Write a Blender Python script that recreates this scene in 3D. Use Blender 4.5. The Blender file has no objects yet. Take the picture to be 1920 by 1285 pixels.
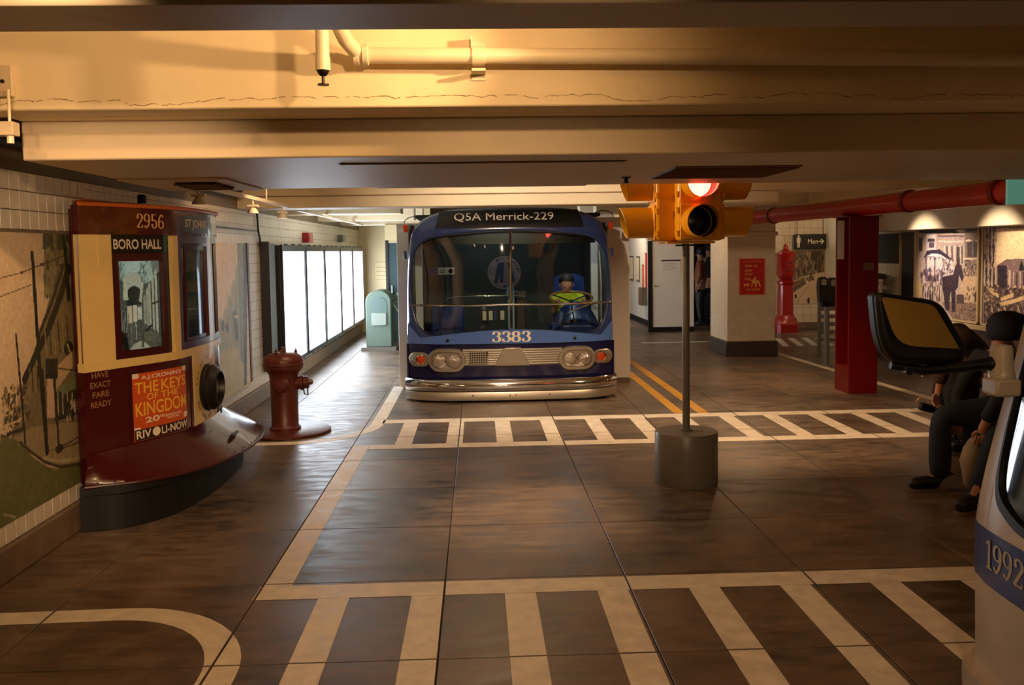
import bpy, bmesh, math, random
import numpy as np
from mathutils import Vector, Matrix
random.seed(7)
rng = np.random.default_rng(5)
sc = bpy.context.scene
COL = sc.collection

# ------------------------------------------------------------------ camera
def make_camera():
    pitch, roll, yaw = math.radians(3.8), 0.015, 0.03720
    f = Vector((math.sin(yaw)*math.cos(pitch), math.cos(yaw)*math.cos(pitch), -math.sin(pitch)))
    r = Vector((math.cos(yaw), -math.sin(yaw), 0)); u = r.cross(f)
    r2 = r*math.cos(roll)-u*math.sin(roll); u2 = u*math.cos(roll)+r*math.sin(roll)
    cd = bpy.data.cameras.new('camera'); co = bpy.data.objects.new('camera', cd); COL.objects.link(co)
    m = Matrix((( r2.x, u2.x, -f.x, 0), (r2.y, u2.y, -f.y, 0), (r2.z, u2.z, -f.z, 1.72), (0, 0, 0, 1)))
    co.matrix_world = m
    cd.sensor_width = 36; cd.lens = 32.25; cd.shift_y = -0.0301; cd.clip_start = 0.05; cd.clip_end = 100
    sc.camera = co
make_camera()

# ------------------------------------------------------------------ world, lights, exposure
w = bpy.data.worlds.new('world'); sc.world = w; w.use_nodes = True
w.node_tree.nodes['Background'].inputs[0].default_value = (0.9, 0.75, 0.55, 1)
w.node_tree.nodes['Background'].inputs[1].default_value = 0.02
vs = sc.view_settings; vs.view_transform = 'Standard'; vs.look = 'None'; vs.gamma = 1; vs.use_curve_mapping = False
vs.exposure = 0.0

WARM = (1.0, 0.54, 0.20); WARM2 = (1.0, 0.65, 0.36); FACE = (1.0, 0.60, 0.27); NEUT = (1.0, 0.80, 0.60)
# spot lamps, unseen, several added to brighten: position, aim, watts, colour, cone degrees
LAMPS = [
    ((0.1, 2.56, 2.60), (-0.7, 3.95, 2.30), 46, FACE, 140),
    ((1.15, 3.0, 2.69), (-1.5, 3.87, 2.42), 250, FACE, 46),
    ((-1.7, 2.58, 2.60), (-2.0, 3.95, 2.36), 20, FACE, 165),
    ((-0.6, 0.95, 2.27), (-2.2, 6.2, 1.0), 420, WARM2, 36),  # added above the frame to light the trolley
    ((-1.2, 0.9, 2.27), (-2.6, 5.2, 0.9), 90, WARM2, 44),  # added overhead, out of view, for the left mural
    ((0.3, 0.9, 2.27), (0.1, 5.2, 0.0), 105, WARM2, 66),  # unseen overhead lamp put in for the foreground floor
    ((-0.9, 6.55, 2.46), (1.4, 6.6, 1.95), 170, WARM2, 40),
    ((0.2, 6.7, 2.52), (0.28, 6.0, 0.0), 190, WARM2, 40),
    ((0.1, 7.4, 2.52), (0.3, 7.2, 0.0), 60, WARM2, 130),  # added wide fill over the middle of the floor
    ((0.2, 7.0, 2.56), (0.2, 9.9, 2.25), 40, WARM2, 150),  # put in to brighten the second beam face
    ((0.3, 7.6, 2.50), (0.6, 10.6, 1.0), 210, NEUT, 104),
    ((2.7, 7.4, 2.52), (2.5, 8.8, 0.0), 200, WARM2, 100),
    ((3.4, 11.6, 2.42), (2.9, 11.2, 0.0), 130, WARM2, 120),
    ((5.05, 12.7, 2.2), (6.55, 12.5, 1.25), 190, NEUT, 64),
    ((5.1, 10.75, 2.2), (6.55, 10.7, 1.3), 150, NEUT, 64),
    ((6.5, 16.6, 2.40), (6.9, 18.7, 1.0), 42, WARM2, 110),
    ((2.8, 14.7, 2.42), (3.95, 14.9, 1.0), 45, WARM2, 110),
    ((2.9, 16.5, 2.40), (3.8, 18.9, 0.9), 50, WARM2, 100),
    ((2.8, 20.8, 2.40), (3.8, 21.6, 1.3), 90, NEUT, 120),
    ((-1.7, 17.6, 2.34), (-1.8, 20.0, 1.4), 40, NEUT, 110),
    ((-1.3, 8.0, 2.52), (-2.4, 9.2, 1.0), 60, WARM2, 100),
    ((0.9, 0.7, 2.27), (1.75, 3.3, 0.95), 40, WARM2, 34),  # added out of view to brighten the right bus and mirror
    ((3.2, 3.6, 2.56), (2.2, 4.4, 0.0), 20, WARM, 110),
]

# ------------------------------------------------------------------ helpers
def lin(c):
    return tuple((v/255/12.92) if v/255 <= 0.04045 else ((v/255+0.055)/1.055)**2.4 for v in c)
MATS = {}
def mat(name, rgb, rough=0.5, metal=0.0, var=0.0, scale=8.0, bump=0.0, coat=0.0, emit=None, es=0.0, rgb2=None, spec=0.5, rvar=0.0, stretch=None):
    if name in MATS: return MATS[name]
    m = bpy.data.materials.new(name); m.use_nodes = True; nt = m.node_tree; N = nt.nodes; L = nt.links
    b = N['Principled BSDF']
    b.inputs['Base Color'].default_value = (*lin(rgb), 1); b.inputs['Roughness'].default_value = rough
    b.inputs['Metallic'].default_value = metal; b.inputs['Coat Weight'].default_value = coat
    b.inputs['Specular IOR Level'].default_value = spec
    if emit: b.inputs['Emission Color'].default_value = (*lin(emit), 1); b.inputs['Emission Strength'].default_value = es
    if var or bump or rvar:
        geo = N.new('ShaderNodeNewGeometry'); mp = N.new('ShaderNodeMapping'); L.new(geo.outputs['Position'], mp.inputs['Vector'])
        if stretch: mp.inputs['Scale'].default_value = stretch
        n = N.new('ShaderNodeTexNoise'); n.inputs['Scale'].default_value = scale; n.inputs['Detail'].default_value = 6; n.inputs['Roughness'].default_value = 0.6
        L.new(mp.outputs[0], n.inputs['Vector'])
        if var:
            r = N.new('ShaderNodeValToRGB'); a = lin(rgb); c2 = lin(rgb2) if rgb2 else tuple(v*(1-var) for v in a)
            r.color_ramp.elements[0].position = 0.32; r.color_ramp.elements[1].position = 0.66
            r.color_ramp.elements[0].color = (*c2, 1); r.color_ramp.elements[1].color = (*a, 1)
            L.new(n.outputs[0], r.inputs[0]); L.new(r.outputs[0], b.inputs['Base Color'])
        if rvar:
            mr = N.new('ShaderNodeMapRange'); mr.inputs[1].default_value = 0.3; mr.inputs[2].default_value = 0.7
            mr.inputs[3].default_value = rough-rvar; mr.inputs[4].default_value = rough+rvar
            L.new(n.outputs[0], mr.inputs[0]); L.new(mr.outputs[0], b.inputs['Roughness'])
        if bump:
            n2 = N.new('ShaderNodeTexNoise'); n2.inputs['Scale'].default_value = scale*4; n2.inputs['Detail'].default_value = 4; L.new(mp.outputs[0], n2.inputs['Vector'])
            bp = N.new('ShaderNodeBump'); bp.inputs['Strength'].default_value = bump; bp.inputs['Distance'].default_value = 0.02
            L.new(n2.outputs[0], bp.inputs['Height']); L.new(bp.outputs[0], b.inputs['Normal'])
    MATS[name] = m
    return m
def glass_mat(name, tint=(235, 245, 240), refl=0.12, rough=0.02):
    m = bpy.data.materials.new(name); m.use_nodes = True; nt = m.node_tree; N = nt.nodes; L = nt.links
    N.remove(N['Principled BSDF']); out = N['Material Output']
    t = N.new('ShaderNodeBsdfTransparent'); t.inputs[0].default_value = (*lin(tint), 1)
    g = N.new('ShaderNodeBsdfGlossy'); g.inputs['Roughness'].default_value = rough
    lw = N.new('ShaderNodeLayerWeight'); lw.inputs[0].default_value = 0.5
    fr = N.new('ShaderNodeMath'); fr.operation = 'POWER'; fr.inputs[1].default_value = 5; L.new(lw.outputs['Facing'], fr.inputs[0])
    ad = N.new('ShaderNodeMath'); ad.operation = 'MULTIPLY_ADD'; ad.inputs[1].default_value = 0.8; ad.inputs[2].default_value = refl; L.new(fr.outputs[0], ad.inputs[0])
    mx = N.new('ShaderNodeMixShader'); L.new(ad.outputs[0], mx.inputs[0]); L.new(t.outputs[0], mx.inputs[1]); L.new(g.outputs[0], mx.inputs[2])
    L.new(mx.outputs[0], out.inputs[0]); MATS[name] = m
    return m

def setp(o, label=None, cat=None, group=None, kind=None):
    if label: o['label'] = label
    if cat: o['category'] = cat
    if group: o['group'] = group
    if kind: o['kind'] = kind
    return o
WO = {}   # world origin of every root empty
def thing(name, label, cat, loc=(0, 0, 0), rotz=0, group=None):
    o = bpy.data.objects.new(name, None); COL.objects.link(o); o.empty_display_size = 0.1
    o.location = loc; o.rotation_euler = (0, 0, rotz); WO[o] = Vector(loc)
    return setp(o, label, cat, group)
def root_of(o):
    while o.parent: o = o.parent
    return o

class MB:
    """collects vertices and faces; build() links them as one mesh object"""
    def __init__(s): s.v = []; s.f = []
    def add(s, vs, fs):
        k = len(s.v); s.v += [tuple(v) for v in vs]; s.f += [tuple(i+k for i in f) for f in fs]; return s
    def box(s, x0, x1, y0, y1, z0, z1):
        return s.add([(x0,y0,z0),(x1,y0,z0),(x1,y1,z0),(x0,y1,z0),(x0,y0,z1),(x1,y0,z1),(x1,y1,z1),(x0,y1,z1)],
                     [(0,3,2,1),(4,5,6,7),(0,1,5,4),(1,2,6,5),(2,3,7,6),(3,0,4,7)])
    def obox(s, c, ax, ay, az):
        c, ax, ay, az = map(Vector, (c, ax, ay, az)); P = []
        for k in (-1, 1):
            for i, j in ((-1,-1),(1,-1),(1,1),(-1,1)): P.append(c+ax*i+ay*j+az*k)
        return s.add(P, [(0,3,2,1),(4,5,6,7),(0,1,5,4),(1,2,6,5),(2,3,7,6),(3,0,4,7)])
    def loft(s, rings, closed=True, cap0=False, cap1=False):
        n = len(rings[0]); k = len(s.v)
        for r in rings: s.v += [tuple(p) for p in r]
        for i in range(len(rings)-1):
            for j in range(n if closed else n-1):
                a = k+i*n+j; b = k+i*n+(j+1) % n; s.f.append((a, b, b+n, a+n))
        if cap0: s.f.append(tuple(k+j for j in range(n))[::-1])
        if cap1: s.f.append(tuple(k+(len(rings)-1)*n+j for j in range(n)))
        return s
    def tube(s, pts, r, n=10, caps=True):
        pts = [Vector(p) for p in pts]; rr = r if isinstance(r, (list, tuple)) else [r]*len(pts); rings = []; ref = None
        for i, p in enumerate(pts):
            d = (pts[min(i+1, len(pts)-1)]-pts[max(i-1, 0)]).normalized()
            if ref is None: ref = Vector((0,0,1)) if abs(d.z) < 0.9 else Vector((1,0,0))
            a = d.cross(ref).normalized(); b = a.cross(d).normalized(); ref = b
            rings.append([p+(a*math.cos(t)+b*math.sin(t))*rr[i] for t in (2*math.pi*j/n for j in range(n))])
        return s.loft(rings, True, caps, caps)
    def lathe(s, prof, c=(0,0,0), axis=(0,0,1), n=32, caps=True):
        c = Vector(c); ax = Vector(axis).normalized(); h = Vector((1,0,0)) if abs(ax.x) < 0.9 else Vector((0,1,0))
        a = ax.cross(h).normalized(); b = ax.cross(a).normalized()
        rings = [[c+ax*z+(a*math.cos(t)+b*math.sin(t))*max(r, 1e-4) for t in (2*math.pi*j/n for j in range(n))] for r, z in prof]
        return s.loft(rings, True, caps, caps)
    def prism(s, poly, fn, d0, d1):
        """poly of (u,v); fn(u,v,d) -> xyz"""
        n = len(poly); k = len(s.v)
        s.v += [tuple(fn(u, v, d0)) for u, v in poly]+[tuple(fn(u, v, d1)) for u, v in poly]
        s.f.append(tuple(range(k, k+n))[::-1]); s.f.append(tuple(range(k+n, k+2*n)))
        for j in range(n): s.f.append((k+j, k+(j+1) % n, k+n+(j+1) % n, k+n+j))
        return s
    def sheet(s, nu, nv, fn):
        k = len(s.v)
        for j in range(nv+1):
            for i in range(nu+1): s.v.append(tuple(fn(i/nu, j/nv)))
        for j in range(nv):
            for i in range(nu):
                a = k+j*(nu+1)+i; s.f.append((a, a+1, a+nu+2, a+nu+1))
        return s
    def slab(s, nu, nv, fn):
        """fn(u,v,d) with d 0..1: closed curved plate"""
        for d in (0, 1): s.sheet(nu, nv, lambda u, v: fn(u, v, d))
        for a, b in (((0,0),(1,0)), ((0,1),(1,1)), ((0,0),(0,1)), ((1,0),(1,1))):
            n = nu if a[1] == b[1] else nv
            s.sheet(n, 1, lambda t, d: fn(a[0]+(b[0]-a[0])*t, a[1]+(b[1]-a[1])*t, d))
        return s
    def ball(s, c, r, n=12, sc=(1,1,1)):
        c = Vector(c); m = max(4, n//2); rings = []
        for i in range(m+1):
            t = math.pi*i/m
            rings.append([c+Vector((math.sin(t)*math.cos(p)*r*sc[0], math.sin(t)*math.sin(p)*r*sc[1], -math.cos(t)*r*sc[2])) for p in (2*math.pi*j/n for j in range(n))])
        rings[0] = [c+Vector((1e-5*math.cos(2*math.pi*j/n), 1e-5*math.sin(2*math.pi*j/n), -r*sc[2])) for j in range(n)]
        rings[-1] = [c+Vector((1e-5*math.cos(2*math.pi*j/n), 1e-5*math.sin(2*math.pi*j/n), r*sc[2])) for j in range(n)]
        return s.loft(rings)
    def build(s, name, m, parent=None, smooth=False, bevel=0, local=False, label=None, kind=None, seg=2):
        me = bpy.data.meshes.new(name)
        if parent is not None and not local:
            o0 = WO.get(root_of(parent), Vector((0,0,0)))
            vs = [(x-o0.x, y-o0.y, z-o0.z) for x, y, z in s.v]
        else: vs = s.v
        me.from_pydata(vs, [], s.f); me.update()
        bm = bmesh.new(); bm.from_mesh(me); bmesh.ops.remove_doubles(bm, verts=bm.verts, dist=1e-5)
        bmesh.ops.recalc_face_normals(bm, faces=bm.faces); bm.to_mesh(me); bm.free()
        o = bpy.data.objects.new(name, me); COL.objects.link(o)
        if m: me.materials.append(m)
        if parent is not None: o.parent = parent
        if smooth:
            me.polygons.foreach_set('use_smooth', [True]*len(me.polygons))
            if smooth != 2: me.set_sharp_from_angle(angle=math.radians(40))
        if bevel:
            bv = o.modifiers.new('bevel', 'BEVEL'); bv.width = bevel; bv.segments = seg; bv.limit_method = 'ANGLE'; bv.angle_limit = math.radians(50)
            if not smooth: me.polygons.foreach_set('use_smooth', [True]*len(me.polygons)); me.set_sharp_from_angle(angle=math.radians(30))
        if label: o['label'] = label
        if kind: o['kind'] = kind
        return o

# --- lettering -----------------------------------------------------------
def glyphs(body, bold=0.0, res=3):
    cu = bpy.data.curves.new('lettering', 'FONT'); cu.body = body; cu.size = 1; cu.offset = bold; cu.resolution_u = res
    ob = bpy.data.objects.new('lettering', cu); COL.objects.link(ob); bpy.context.view_layer.update()
    me = bpy.data.meshes.new_from_object(ob.evaluated_get(bpy.context.evaluated_depsgraph_get()))
    V = [(v.co.x, v.co.y) for v in me.vertices]; F = [tuple(p.vertices) for p in me.polygons]
    bpy.data.objects.remove(ob); bpy.data.curves.remove(cu); bpy.data.meshes.remove(me)
    return V, F
def fit(VF, w, h):
    V, F = VF; xs = [p[0] for p in V]; ys = [p[1] for p in V]; x0, x1, y0, y1 = min(xs), max(xs), min(ys), max(ys)
    return [((x-x0)/(x1-x0)*w, (y-y0)/(y1-y0)*h) for x, y in V], F
def letter(body, fn, w, h, m, parent, bold=0.0, name='lettering', vf=None, local=False):
    """fn(u,v) maps 0..w,0..h to xyz"""
    V, F = fit(vf or glyphs(body, bold), w, h); mb = MB(); mb.add([fn(u, v) for u, v in V], F)
    return mb.build(name, m, parent, local=local)
def arcp(cx, cy, rx, ry, a0, a1, n=14):
    return [(cx+rx*math.cos(math.radians(a0+(a1-a0)*i/n)), cy+ry*math.sin(math.radians(a0+(a1-a0)*i/n))) for i in range(n+1)]
SERIF = {
    '1': dict(st=[[(.36, 0), (.36, 1)]], rect=[(.14, 0, .58, .07)], tri=[[(.26, 1), (.12, .86), (.12, .80), (.30, .86)]], w=.62),
    '2': dict(st=[arcp(.34, .74, .22, .22, 165, -40)+[(.10, .07)], [(.08, .08), (.58, .08)]], ball=[(.16, .74, .09)], tri=[[(.50, .10), (.60, .10), (.60, .26), (.56, .26)]], w=.66),
    '3': dict(st=[arcp(.32, .76, .20, .20, 160, -80), arcp(.32, .29, .23, .25, 85, -160)], ball=[(.15, .77, .085), (.13, .25, .085)], w=.64),
    '5': dict(st=[[(.20, .94), (.54, .94)], [(.17, .97), (.15, .52)], arcp(.32, .31, .23, .27, 130, -160)], ball=[(.14, .24, .085)], w=.64),
    '6': dict(st=[arcp(.34, .28, .22, .25, 0, 360, 24), arcp(.50, .35, .38, .62, 178, 95)], ball=[(.50, .86, .08)], w=.66),
    '8': dict(st=[arcp(.33, .75, .19, .21, 0, 360, 24), arcp(.33, .28, .23, .25, 0, 360, 24)], w=.66),
    '9': dict(st=[arcp(.32, .72, .22, .25, 0, 360, 24), arcp(.16, .65, .38, .62, -2, -85)], ball=[(.16, .14, .08)], w=.66),
}
def serif_num(s, thin=.055, thick=.17):
    V = []; F = []; x = 0
    for ch in s:
        g = SERIF[ch]
        def addp(P):
            k = len(V); V.extend((px+x, py) for px, py in P); F.append(tuple(range(k, k+len(P))))
        for st in g['st']:
            L_, R_ = [], []
            for i, p in enumerate(st):
                a = st[max(i-1, 0)]; b = st[min(i+1, len(st)-1)]; dx, dy = b[0]-a[0], b[1]-a[1]; l = math.hypot(dx, dy) or 1; dx /= l; dy /= l
                wd = (thin+(thick-thin)*abs(dy)**1.5)/2; L_.append((p[0]-dy*wd, p[1]+dx*wd)); R_.append((p[0]+dy*wd, p[1]-dx*wd))
            for i in range(len(st)-1): addp([L_[i], L_[i+1], R_[i+1], R_[i]])
        for r in g.get('rect', []): addp([(r[0], r[1]), (r[2], r[1]), (r[2], r[3]), (r[0], r[3])])
        for t in g.get('tri', []): addp(t)
        for bx, by, br in g.get('ball', []): addp(arcp(bx, by, br, br, 0, 345, 12))
        x += g['w']
    return V, F

# --- printed pictures: colour per vertex on a fine grid --------------------
class Canvas:
    def __init__(s, w, h, bg=(200, 190, 170)):
        s.w, s.h = w, h; s.a = np.empty((h, w, 3)); s.a[:] = bg
        s.X, s.Y = np.meshgrid((np.arange(w)+.5)/w, (np.arange(h)+.5)/h)
    def mask(s, P):
        X, Y = s.X, s.Y; m = np.zeros(X.shape, bool); n = len(P)
        for i in range(n):
            (x0, y0), (x1, y1) = P[i], P[(i+1) % n]
            if y0 == y1: continue
            c = ((y0 > Y) != (y1 > Y)) & (X < (x1-x0)*(Y-y0)/(y1-y0)+x0); m ^= c
        return m
    def put(s, m, c, al=1.0): s.a[m] = s.a[m]*(1-al)+np.array(c)*al
    def poly(s, P, c, al=1.0): s.put(s.mask(P), c, al); return s
    def rect(s, x0, y0, x1, y1, c, al=1.0): s.put((s.X >= x0) & (s.X <= x1) & (s.Y >= y0) & (s.Y <= y1), c, al); return s
    def ell(s, cx, cy, rx, ry, c, al=1.0): s.put(((s.X-cx)/rx)**2+((s.Y-cy)/ry)**2 <= 1, c, al); return s
    def line(s, x0, y0, x1, y1, t, c, al=1.0):
        asp = s.h/s.w; dx, dy = x1-x0, (y1-y0)*asp; l2 = dx*dx+dy*dy+1e-12
        u = np.clip(((s.X-x0)*dx+(s.Y-y0)*asp*dy)/l2, 0, 1)
        d = np.hypot(s.X-x0-u*dx, (s.Y-y0)*asp-u*dy); s.put(d <= t/2, c, al); return s
    def noise(s, amt, cell=1, m=None):
        n = rng.normal(0, 1, (s.h//cell+2, s.w//cell+2)); n = np.kron(n, np.ones((cell, cell)))[:s.h, :s.w, None]*amt
        if m is not None: n = n*m[..., None]
        s.a = np.clip(s.a+n, 0, 255); return s
    def blobs(s, n, x0, y0, x1, y1, r, cols, tall=1.0):
        x0, x1 = sorted((x0, x1)); y0, y1 = sorted((y0, y1))
        r = r*.8
        for _ in range(int(n*1.9)):
            s.ell(rng.uniform(x0, x1), rng.uniform(y0, y1), rng.uniform(.3, 1)*r, rng.uniform(.3, 1)*r*tall, cols[rng.integers(len(cols))], .75)
        return s
def print_mat():
    if 'printed_picture' in MATS: return MATS['printed_picture']
    m = bpy.data.materials.new('printed_picture'); m.use_nodes = True; N = m.node_tree.nodes
    at = N.new('ShaderNodeAttribute'); at.attribute_name = 'ink'
    m.node_tree.links.new(at.outputs['Color'], N['Principled BSDF'].inputs['Base Color']); N['Principled BSDF'].inputs['Roughness'].default_value = 0.5
    MATS['printed_picture'] = m; return m
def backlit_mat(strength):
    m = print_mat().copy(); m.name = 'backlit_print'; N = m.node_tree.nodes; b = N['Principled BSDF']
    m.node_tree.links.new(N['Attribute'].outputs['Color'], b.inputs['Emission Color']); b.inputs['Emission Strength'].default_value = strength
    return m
def picture(name, cv, fn, parent, local=False):
    """fn(u,v) 0..1 -> xyz; one vertex per canvas cell"""
    W, H = cv.w, cv.h; vs = [fn(i/(W-1), j/(H-1)) for j in range(H) for i in range(W)]
    if parent is not None and not local:
        o0 = WO.get(root_of(parent), Vector((0,0,0))); vs = [(a-o0.x, b-o0.y, c-o0.z) for a, b, c in vs]
    fs = [(j*W+i, j*W+i+1, j*W+W+i+1, j*W+W+i) for j in range(H-1) for i in range(W-1)]
    me = bpy.data.meshes.new(name); me.from_pydata(vs, [], fs); me.update()
    a = cv.a/255.; l = np.where(a <= .04045, a/12.92, ((a+.055)/1.055)**2.4)
    ca = me.color_attributes.new('ink', 'FLOAT_COLOR', 'POINT')
    ca.data.foreach_set('color', np.concatenate([l.reshape(-1, 3), np.ones((W*H, 1))], 1).astype(np.float32).ravel())
    me.materials.append(print_mat()); o = bpy.data.objects.new(name, me); COL.objects.link(o)
    if parent is not None: o.parent = parent
    return o

# --- skin-modifier figures ---------------------------------------------------
def skin(name, pts, edges, m, parent, roots, sub=2):
    """pts: {key:(xyz, r or (rx,ry))}"""
    keys = list(pts); idx = {k: i for i, k in enumerate(keys)}; o0 = WO.get(root_of(parent), Vector((0,0,0)))
    me = bpy.data.meshes.new(name)
    me.from_pydata([tuple(Vector(pts[k][0])-o0) for k in keys], [(idx[a], idx[b]) for a, b in edges], [])
    o = bpy.data.objects.new(name, me); COL.objects.link(o); o.parent = parent; me.materials.append(m)
    md = o.modifiers.new('skin', 'SKIN'); md.use_smooth_shade = True
    layer = me.skin_vertices[0].data if me.skin_vertices else None
    if layer is None:
        bm = bmesh.new(); bm.from_mesh(me); bm.verts.layers.skin.verify(); bm.to_mesh(me); bm.free(); layer = me.skin_vertices[0].data
    for k in keys:
        r = pts[k][1]; layer[idx[k]].radius = r if isinstance(r, tuple) else (r, r)
        layer[idx[k]].use_root = k in roots
    sb = o.modifiers.new('subdivision', 'SUBSURF'); sb.levels = sub; sb.render_levels = sub
    return o
def hand_pts(P, E, pre, wrist, d, side, palmn, s=1.0, curl=0.5):
    """adds palm and five fingers; d = pointing direction, side = towards the thumb, palmn = out of the palm"""
    w = Vector(wrist); d = Vector(d).normalized(); side = Vector(side); side = (side-d*side.dot(d)).normalized(); pn = Vector(palmn); pn = (pn-d*pn.dot(d)-side*pn.dot(side)).normalized()
    P[pre+'palm'] = (w+d*.055*s, (.036*s, .018*s)); roots = []
    ends = []
    for i, (off, ln) in enumerate(((.030, .070), (.010, .080), (-.010, .074), (-.030, .058))):
        a = w+d*.085*s+side*off*s; c1 = curl
        b = a+(d*math.cos(c1)+pn*math.sin(c1))*ln*.5*s; e = b+(d*math.cos(c1*2.2)+pn*math.sin(c1*2.2))*ln*.5*s
        k = f'{pre}f{i}'; P[k+'0'] = (w+d*.06*s+side*off*.8*s, .0105*s); P[k+'a'] = (a, .0105*s); P[k+'b'] = (b, .0095*s); P[k+'e'] = (e, .008*s)
        E += [(k+'0', k+'a'), (k+'a', k+'b'), (k+'b', k+'e')]; roots.append(k+'0')
    k = pre+'t'; P[k+'0'] = (w+d*.03*s+side*.02*s, .012*s); P[k+'a'] = (w+d*.055*s+side*.048*s+pn*.012*s, .011*s); P[k+'e'] = (w+d*.09*s+side*.05*s+pn*.03*s, .009*s)
    E += [(k+'0', k+'a'), (k+'a', k+'e')]; roots.append(k+'0')
    return roots
# ------------------------------------------------------------------ structure materials
concrete = None
def floor_mat():
    m = bpy.data.materials.new('sealed_concrete'); m.use_nodes = True; nt = m.node_tree; N = nt.nodes; L = nt.links; b = N['Principled BSDF']
    g = N.new('ShaderNodeNewGeometry')
    n1 = N.new('ShaderNodeTexNoise'); n1.inputs['Scale'].default_value = 1.3; n1.inputs['Detail'].default_value = 9; n1.inputs['Roughness'].default_value = 0.62
    mp = N.new('ShaderNodeMapping'); mp.inputs['Scale'].default_value = (0.8, 2.2, 1); L.new(g.outputs['Position'], mp.inputs[0])
    n2 = N.new('ShaderNodeTexNoise'); n2.inputs['Scale'].default_value = 5; n2.inputs['Detail'].default_value = 10; n2.inputs['Roughness'].default_value = 0.7; L.new(mp.outputs[0], n2.inputs['Vector'])
    L.new(g.outputs['Position'], n1.inputs['Vector'])
    mx = N.new('ShaderNodeMath'); mx.operation = 'MULTIPLY_ADD'; mx.inputs[1].default_value = 0.55; L.new(n2.outputs[0], mx.inputs[0])
    m2 = N.new('ShaderNodeMath'); m2.operation = 'MULTIPLY'; m2.inputs[1].default_value = 0.45; L.new(n1.outputs[0], m2.inputs[0]); L.new(m2.outputs[0], mx.inputs[2])
    oi = N.new('ShaderNodeObjectInfo'); sh = N.new('ShaderNodeMath'); sh.operation = 'MULTIPLY_ADD'; sh.inputs[1].default_value = 0.07; L.new(oi.outputs['Random'], sh.inputs[0]); L.new(mx.outputs[0], sh.inputs[2])
    r = N.new('ShaderNodeValToRGB'); e = r.color_ramp.elements
    e[0].position = 0.38; e[0].color = (*lin((42, 35, 30)), 1); e[1].position = 0.66; e[1].color = (*lin((130, 108, 88)), 1)
    x = e.new(0.5); x.color = (*lin((90, 75, 61)), 1)
    L.new(sh.outputs[0], r.inputs[0]); L.new(r.outputs[0], b.inputs['Base Color'])
    mr = N.new('ShaderNodeMapRange'); mr.inputs[1].default_value = 0.35; mr.inputs[2].default_value = 0.65; mr.inputs[3].default_value = 0.28; mr.inputs[4].default_value = 0.52
    L.new(n2.outputs[0], mr.inputs[0]); L.new(mr.outputs[0], b.inputs['Roughness'])
    bp = N.new('ShaderNodeBump'); bp.inputs['Strength'].default_value = 0.12; bp.inputs['Distance'].default_value = 0.01; L.new(n2.outputs[0], bp.inputs['Height']); L.new(bp.outputs[0], b.inputs['Normal'])
    return m
M_floor = floor_mat()
M_joint = mat('joint_dirt', (38, 32, 27), 0.9)
M_paintw = mat('white_road_paint', (242, 228, 206), 0.5, var=0.25, scale=9, rvar=0.1)
M_painty = mat('yellow_road_paint', (222, 160, 40), 0.5, var=0.2, scale=9)
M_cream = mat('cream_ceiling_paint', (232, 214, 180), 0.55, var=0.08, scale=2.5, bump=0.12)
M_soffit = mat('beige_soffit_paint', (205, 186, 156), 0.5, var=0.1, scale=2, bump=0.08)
M_white = mat('white_wall_paint', (222, 214, 200), 0.55, var=0.05, scale=3)
M_whitep = mat('white_partition', (228, 222, 212), 0.5)
M_creamw = mat('cream_wall_paint', (226, 206, 160), 0.6, var=0.06, scale=3)
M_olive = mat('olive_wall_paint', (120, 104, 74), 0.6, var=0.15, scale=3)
M_base = mat('brown_base_concrete', (128, 106, 82), 0.6, var=0.3, scale=7, bump=0.2)
M_dark = mat('dark_paint', (34, 32, 30), 0.6)
M_black = mat('black_paint', (14, 13, 13), 0.45)
M_tile = mat('white_glazed_tile', (222, 210, 188), 0.25, var=0.12, scale=14)
M_grout = mat('tile_grout', (120, 104, 84), 0.8)
M_pipe = mat('cream_pipe_paint', (228, 212, 184), 0.4, bump=0.05, var=0.06)
M_darkmetal = mat('dark_steel', (46, 42, 38), 0.4, metal=0.8)
M_grey = mat('grey_metal_paint', (116, 110, 102), 0.35, var=0.06, scale=5)
M_red = mat('red_enamel', (118, 8, 12), 0.32, var=0.15, scale=5)
M_steel = mat('brushed_steel', (190, 186, 178), 0.3, metal=1.0)
def tile_wall_mat(name, tile, grout, size):
    m = bpy.data.materials.new(name); m.use_nodes = True; nt = m.node_tree; N = nt.nodes; L = nt.links; b = N['Principled BSDF']
    g = N.new('ShaderNodeNewGeometry'); sp = N.new('ShaderNodeSeparateXYZ'); L.new(g.outputs['Position'], sp.inputs[0])
    ad = N.new('ShaderNodeMath'); ad.operation = 'ADD'; L.new(sp.outputs['X'], ad.inputs[0]); L.new(sp.outputs['Y'], ad.inputs[1])
    cb = N.new('ShaderNodeCombineXYZ'); L.new(ad.outputs[0], cb.inputs[0]); L.new(sp.outputs['Z'], cb.inputs[1])
    br = N.new('ShaderNodeTexBrick'); br.offset = 0; br.inputs['Scale'].default_value = 1; br.inputs['Brick Width'].default_value = size; br.inputs['Row Height'].default_value = size
    br.inputs['Mortar Size'].default_value = size*0.03; br.inputs['Color1'].default_value = (*lin(tile), 1); br.inputs['Color2'].default_value = (*[v*.9 for v in lin(tile)], 1); br.inputs['Mortar'].default_value = (*lin(grout), 1)
    L.new(cb.outputs[0], br.inputs['Vector']); L.new(br.outputs['Color'], b.inputs['Base Color']); b.inputs['Roughness'].default_value = 0.3
    bp = N.new('ShaderNodeBump'); bp.inputs['Strength'].default_value = 0.3; bp.inputs['Distance'].default_value = 0.0015; bp.invert = True; L.new(br.outputs['Fac'], bp.inputs['Height']); L.new(bp.outputs[0], b.inputs['Normal'])
    MATS[name] = m; return m
M_tilewall = tile_wall_mat('tiled_wall', (214, 202, 180), (120, 104, 84), 0.108)
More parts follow.
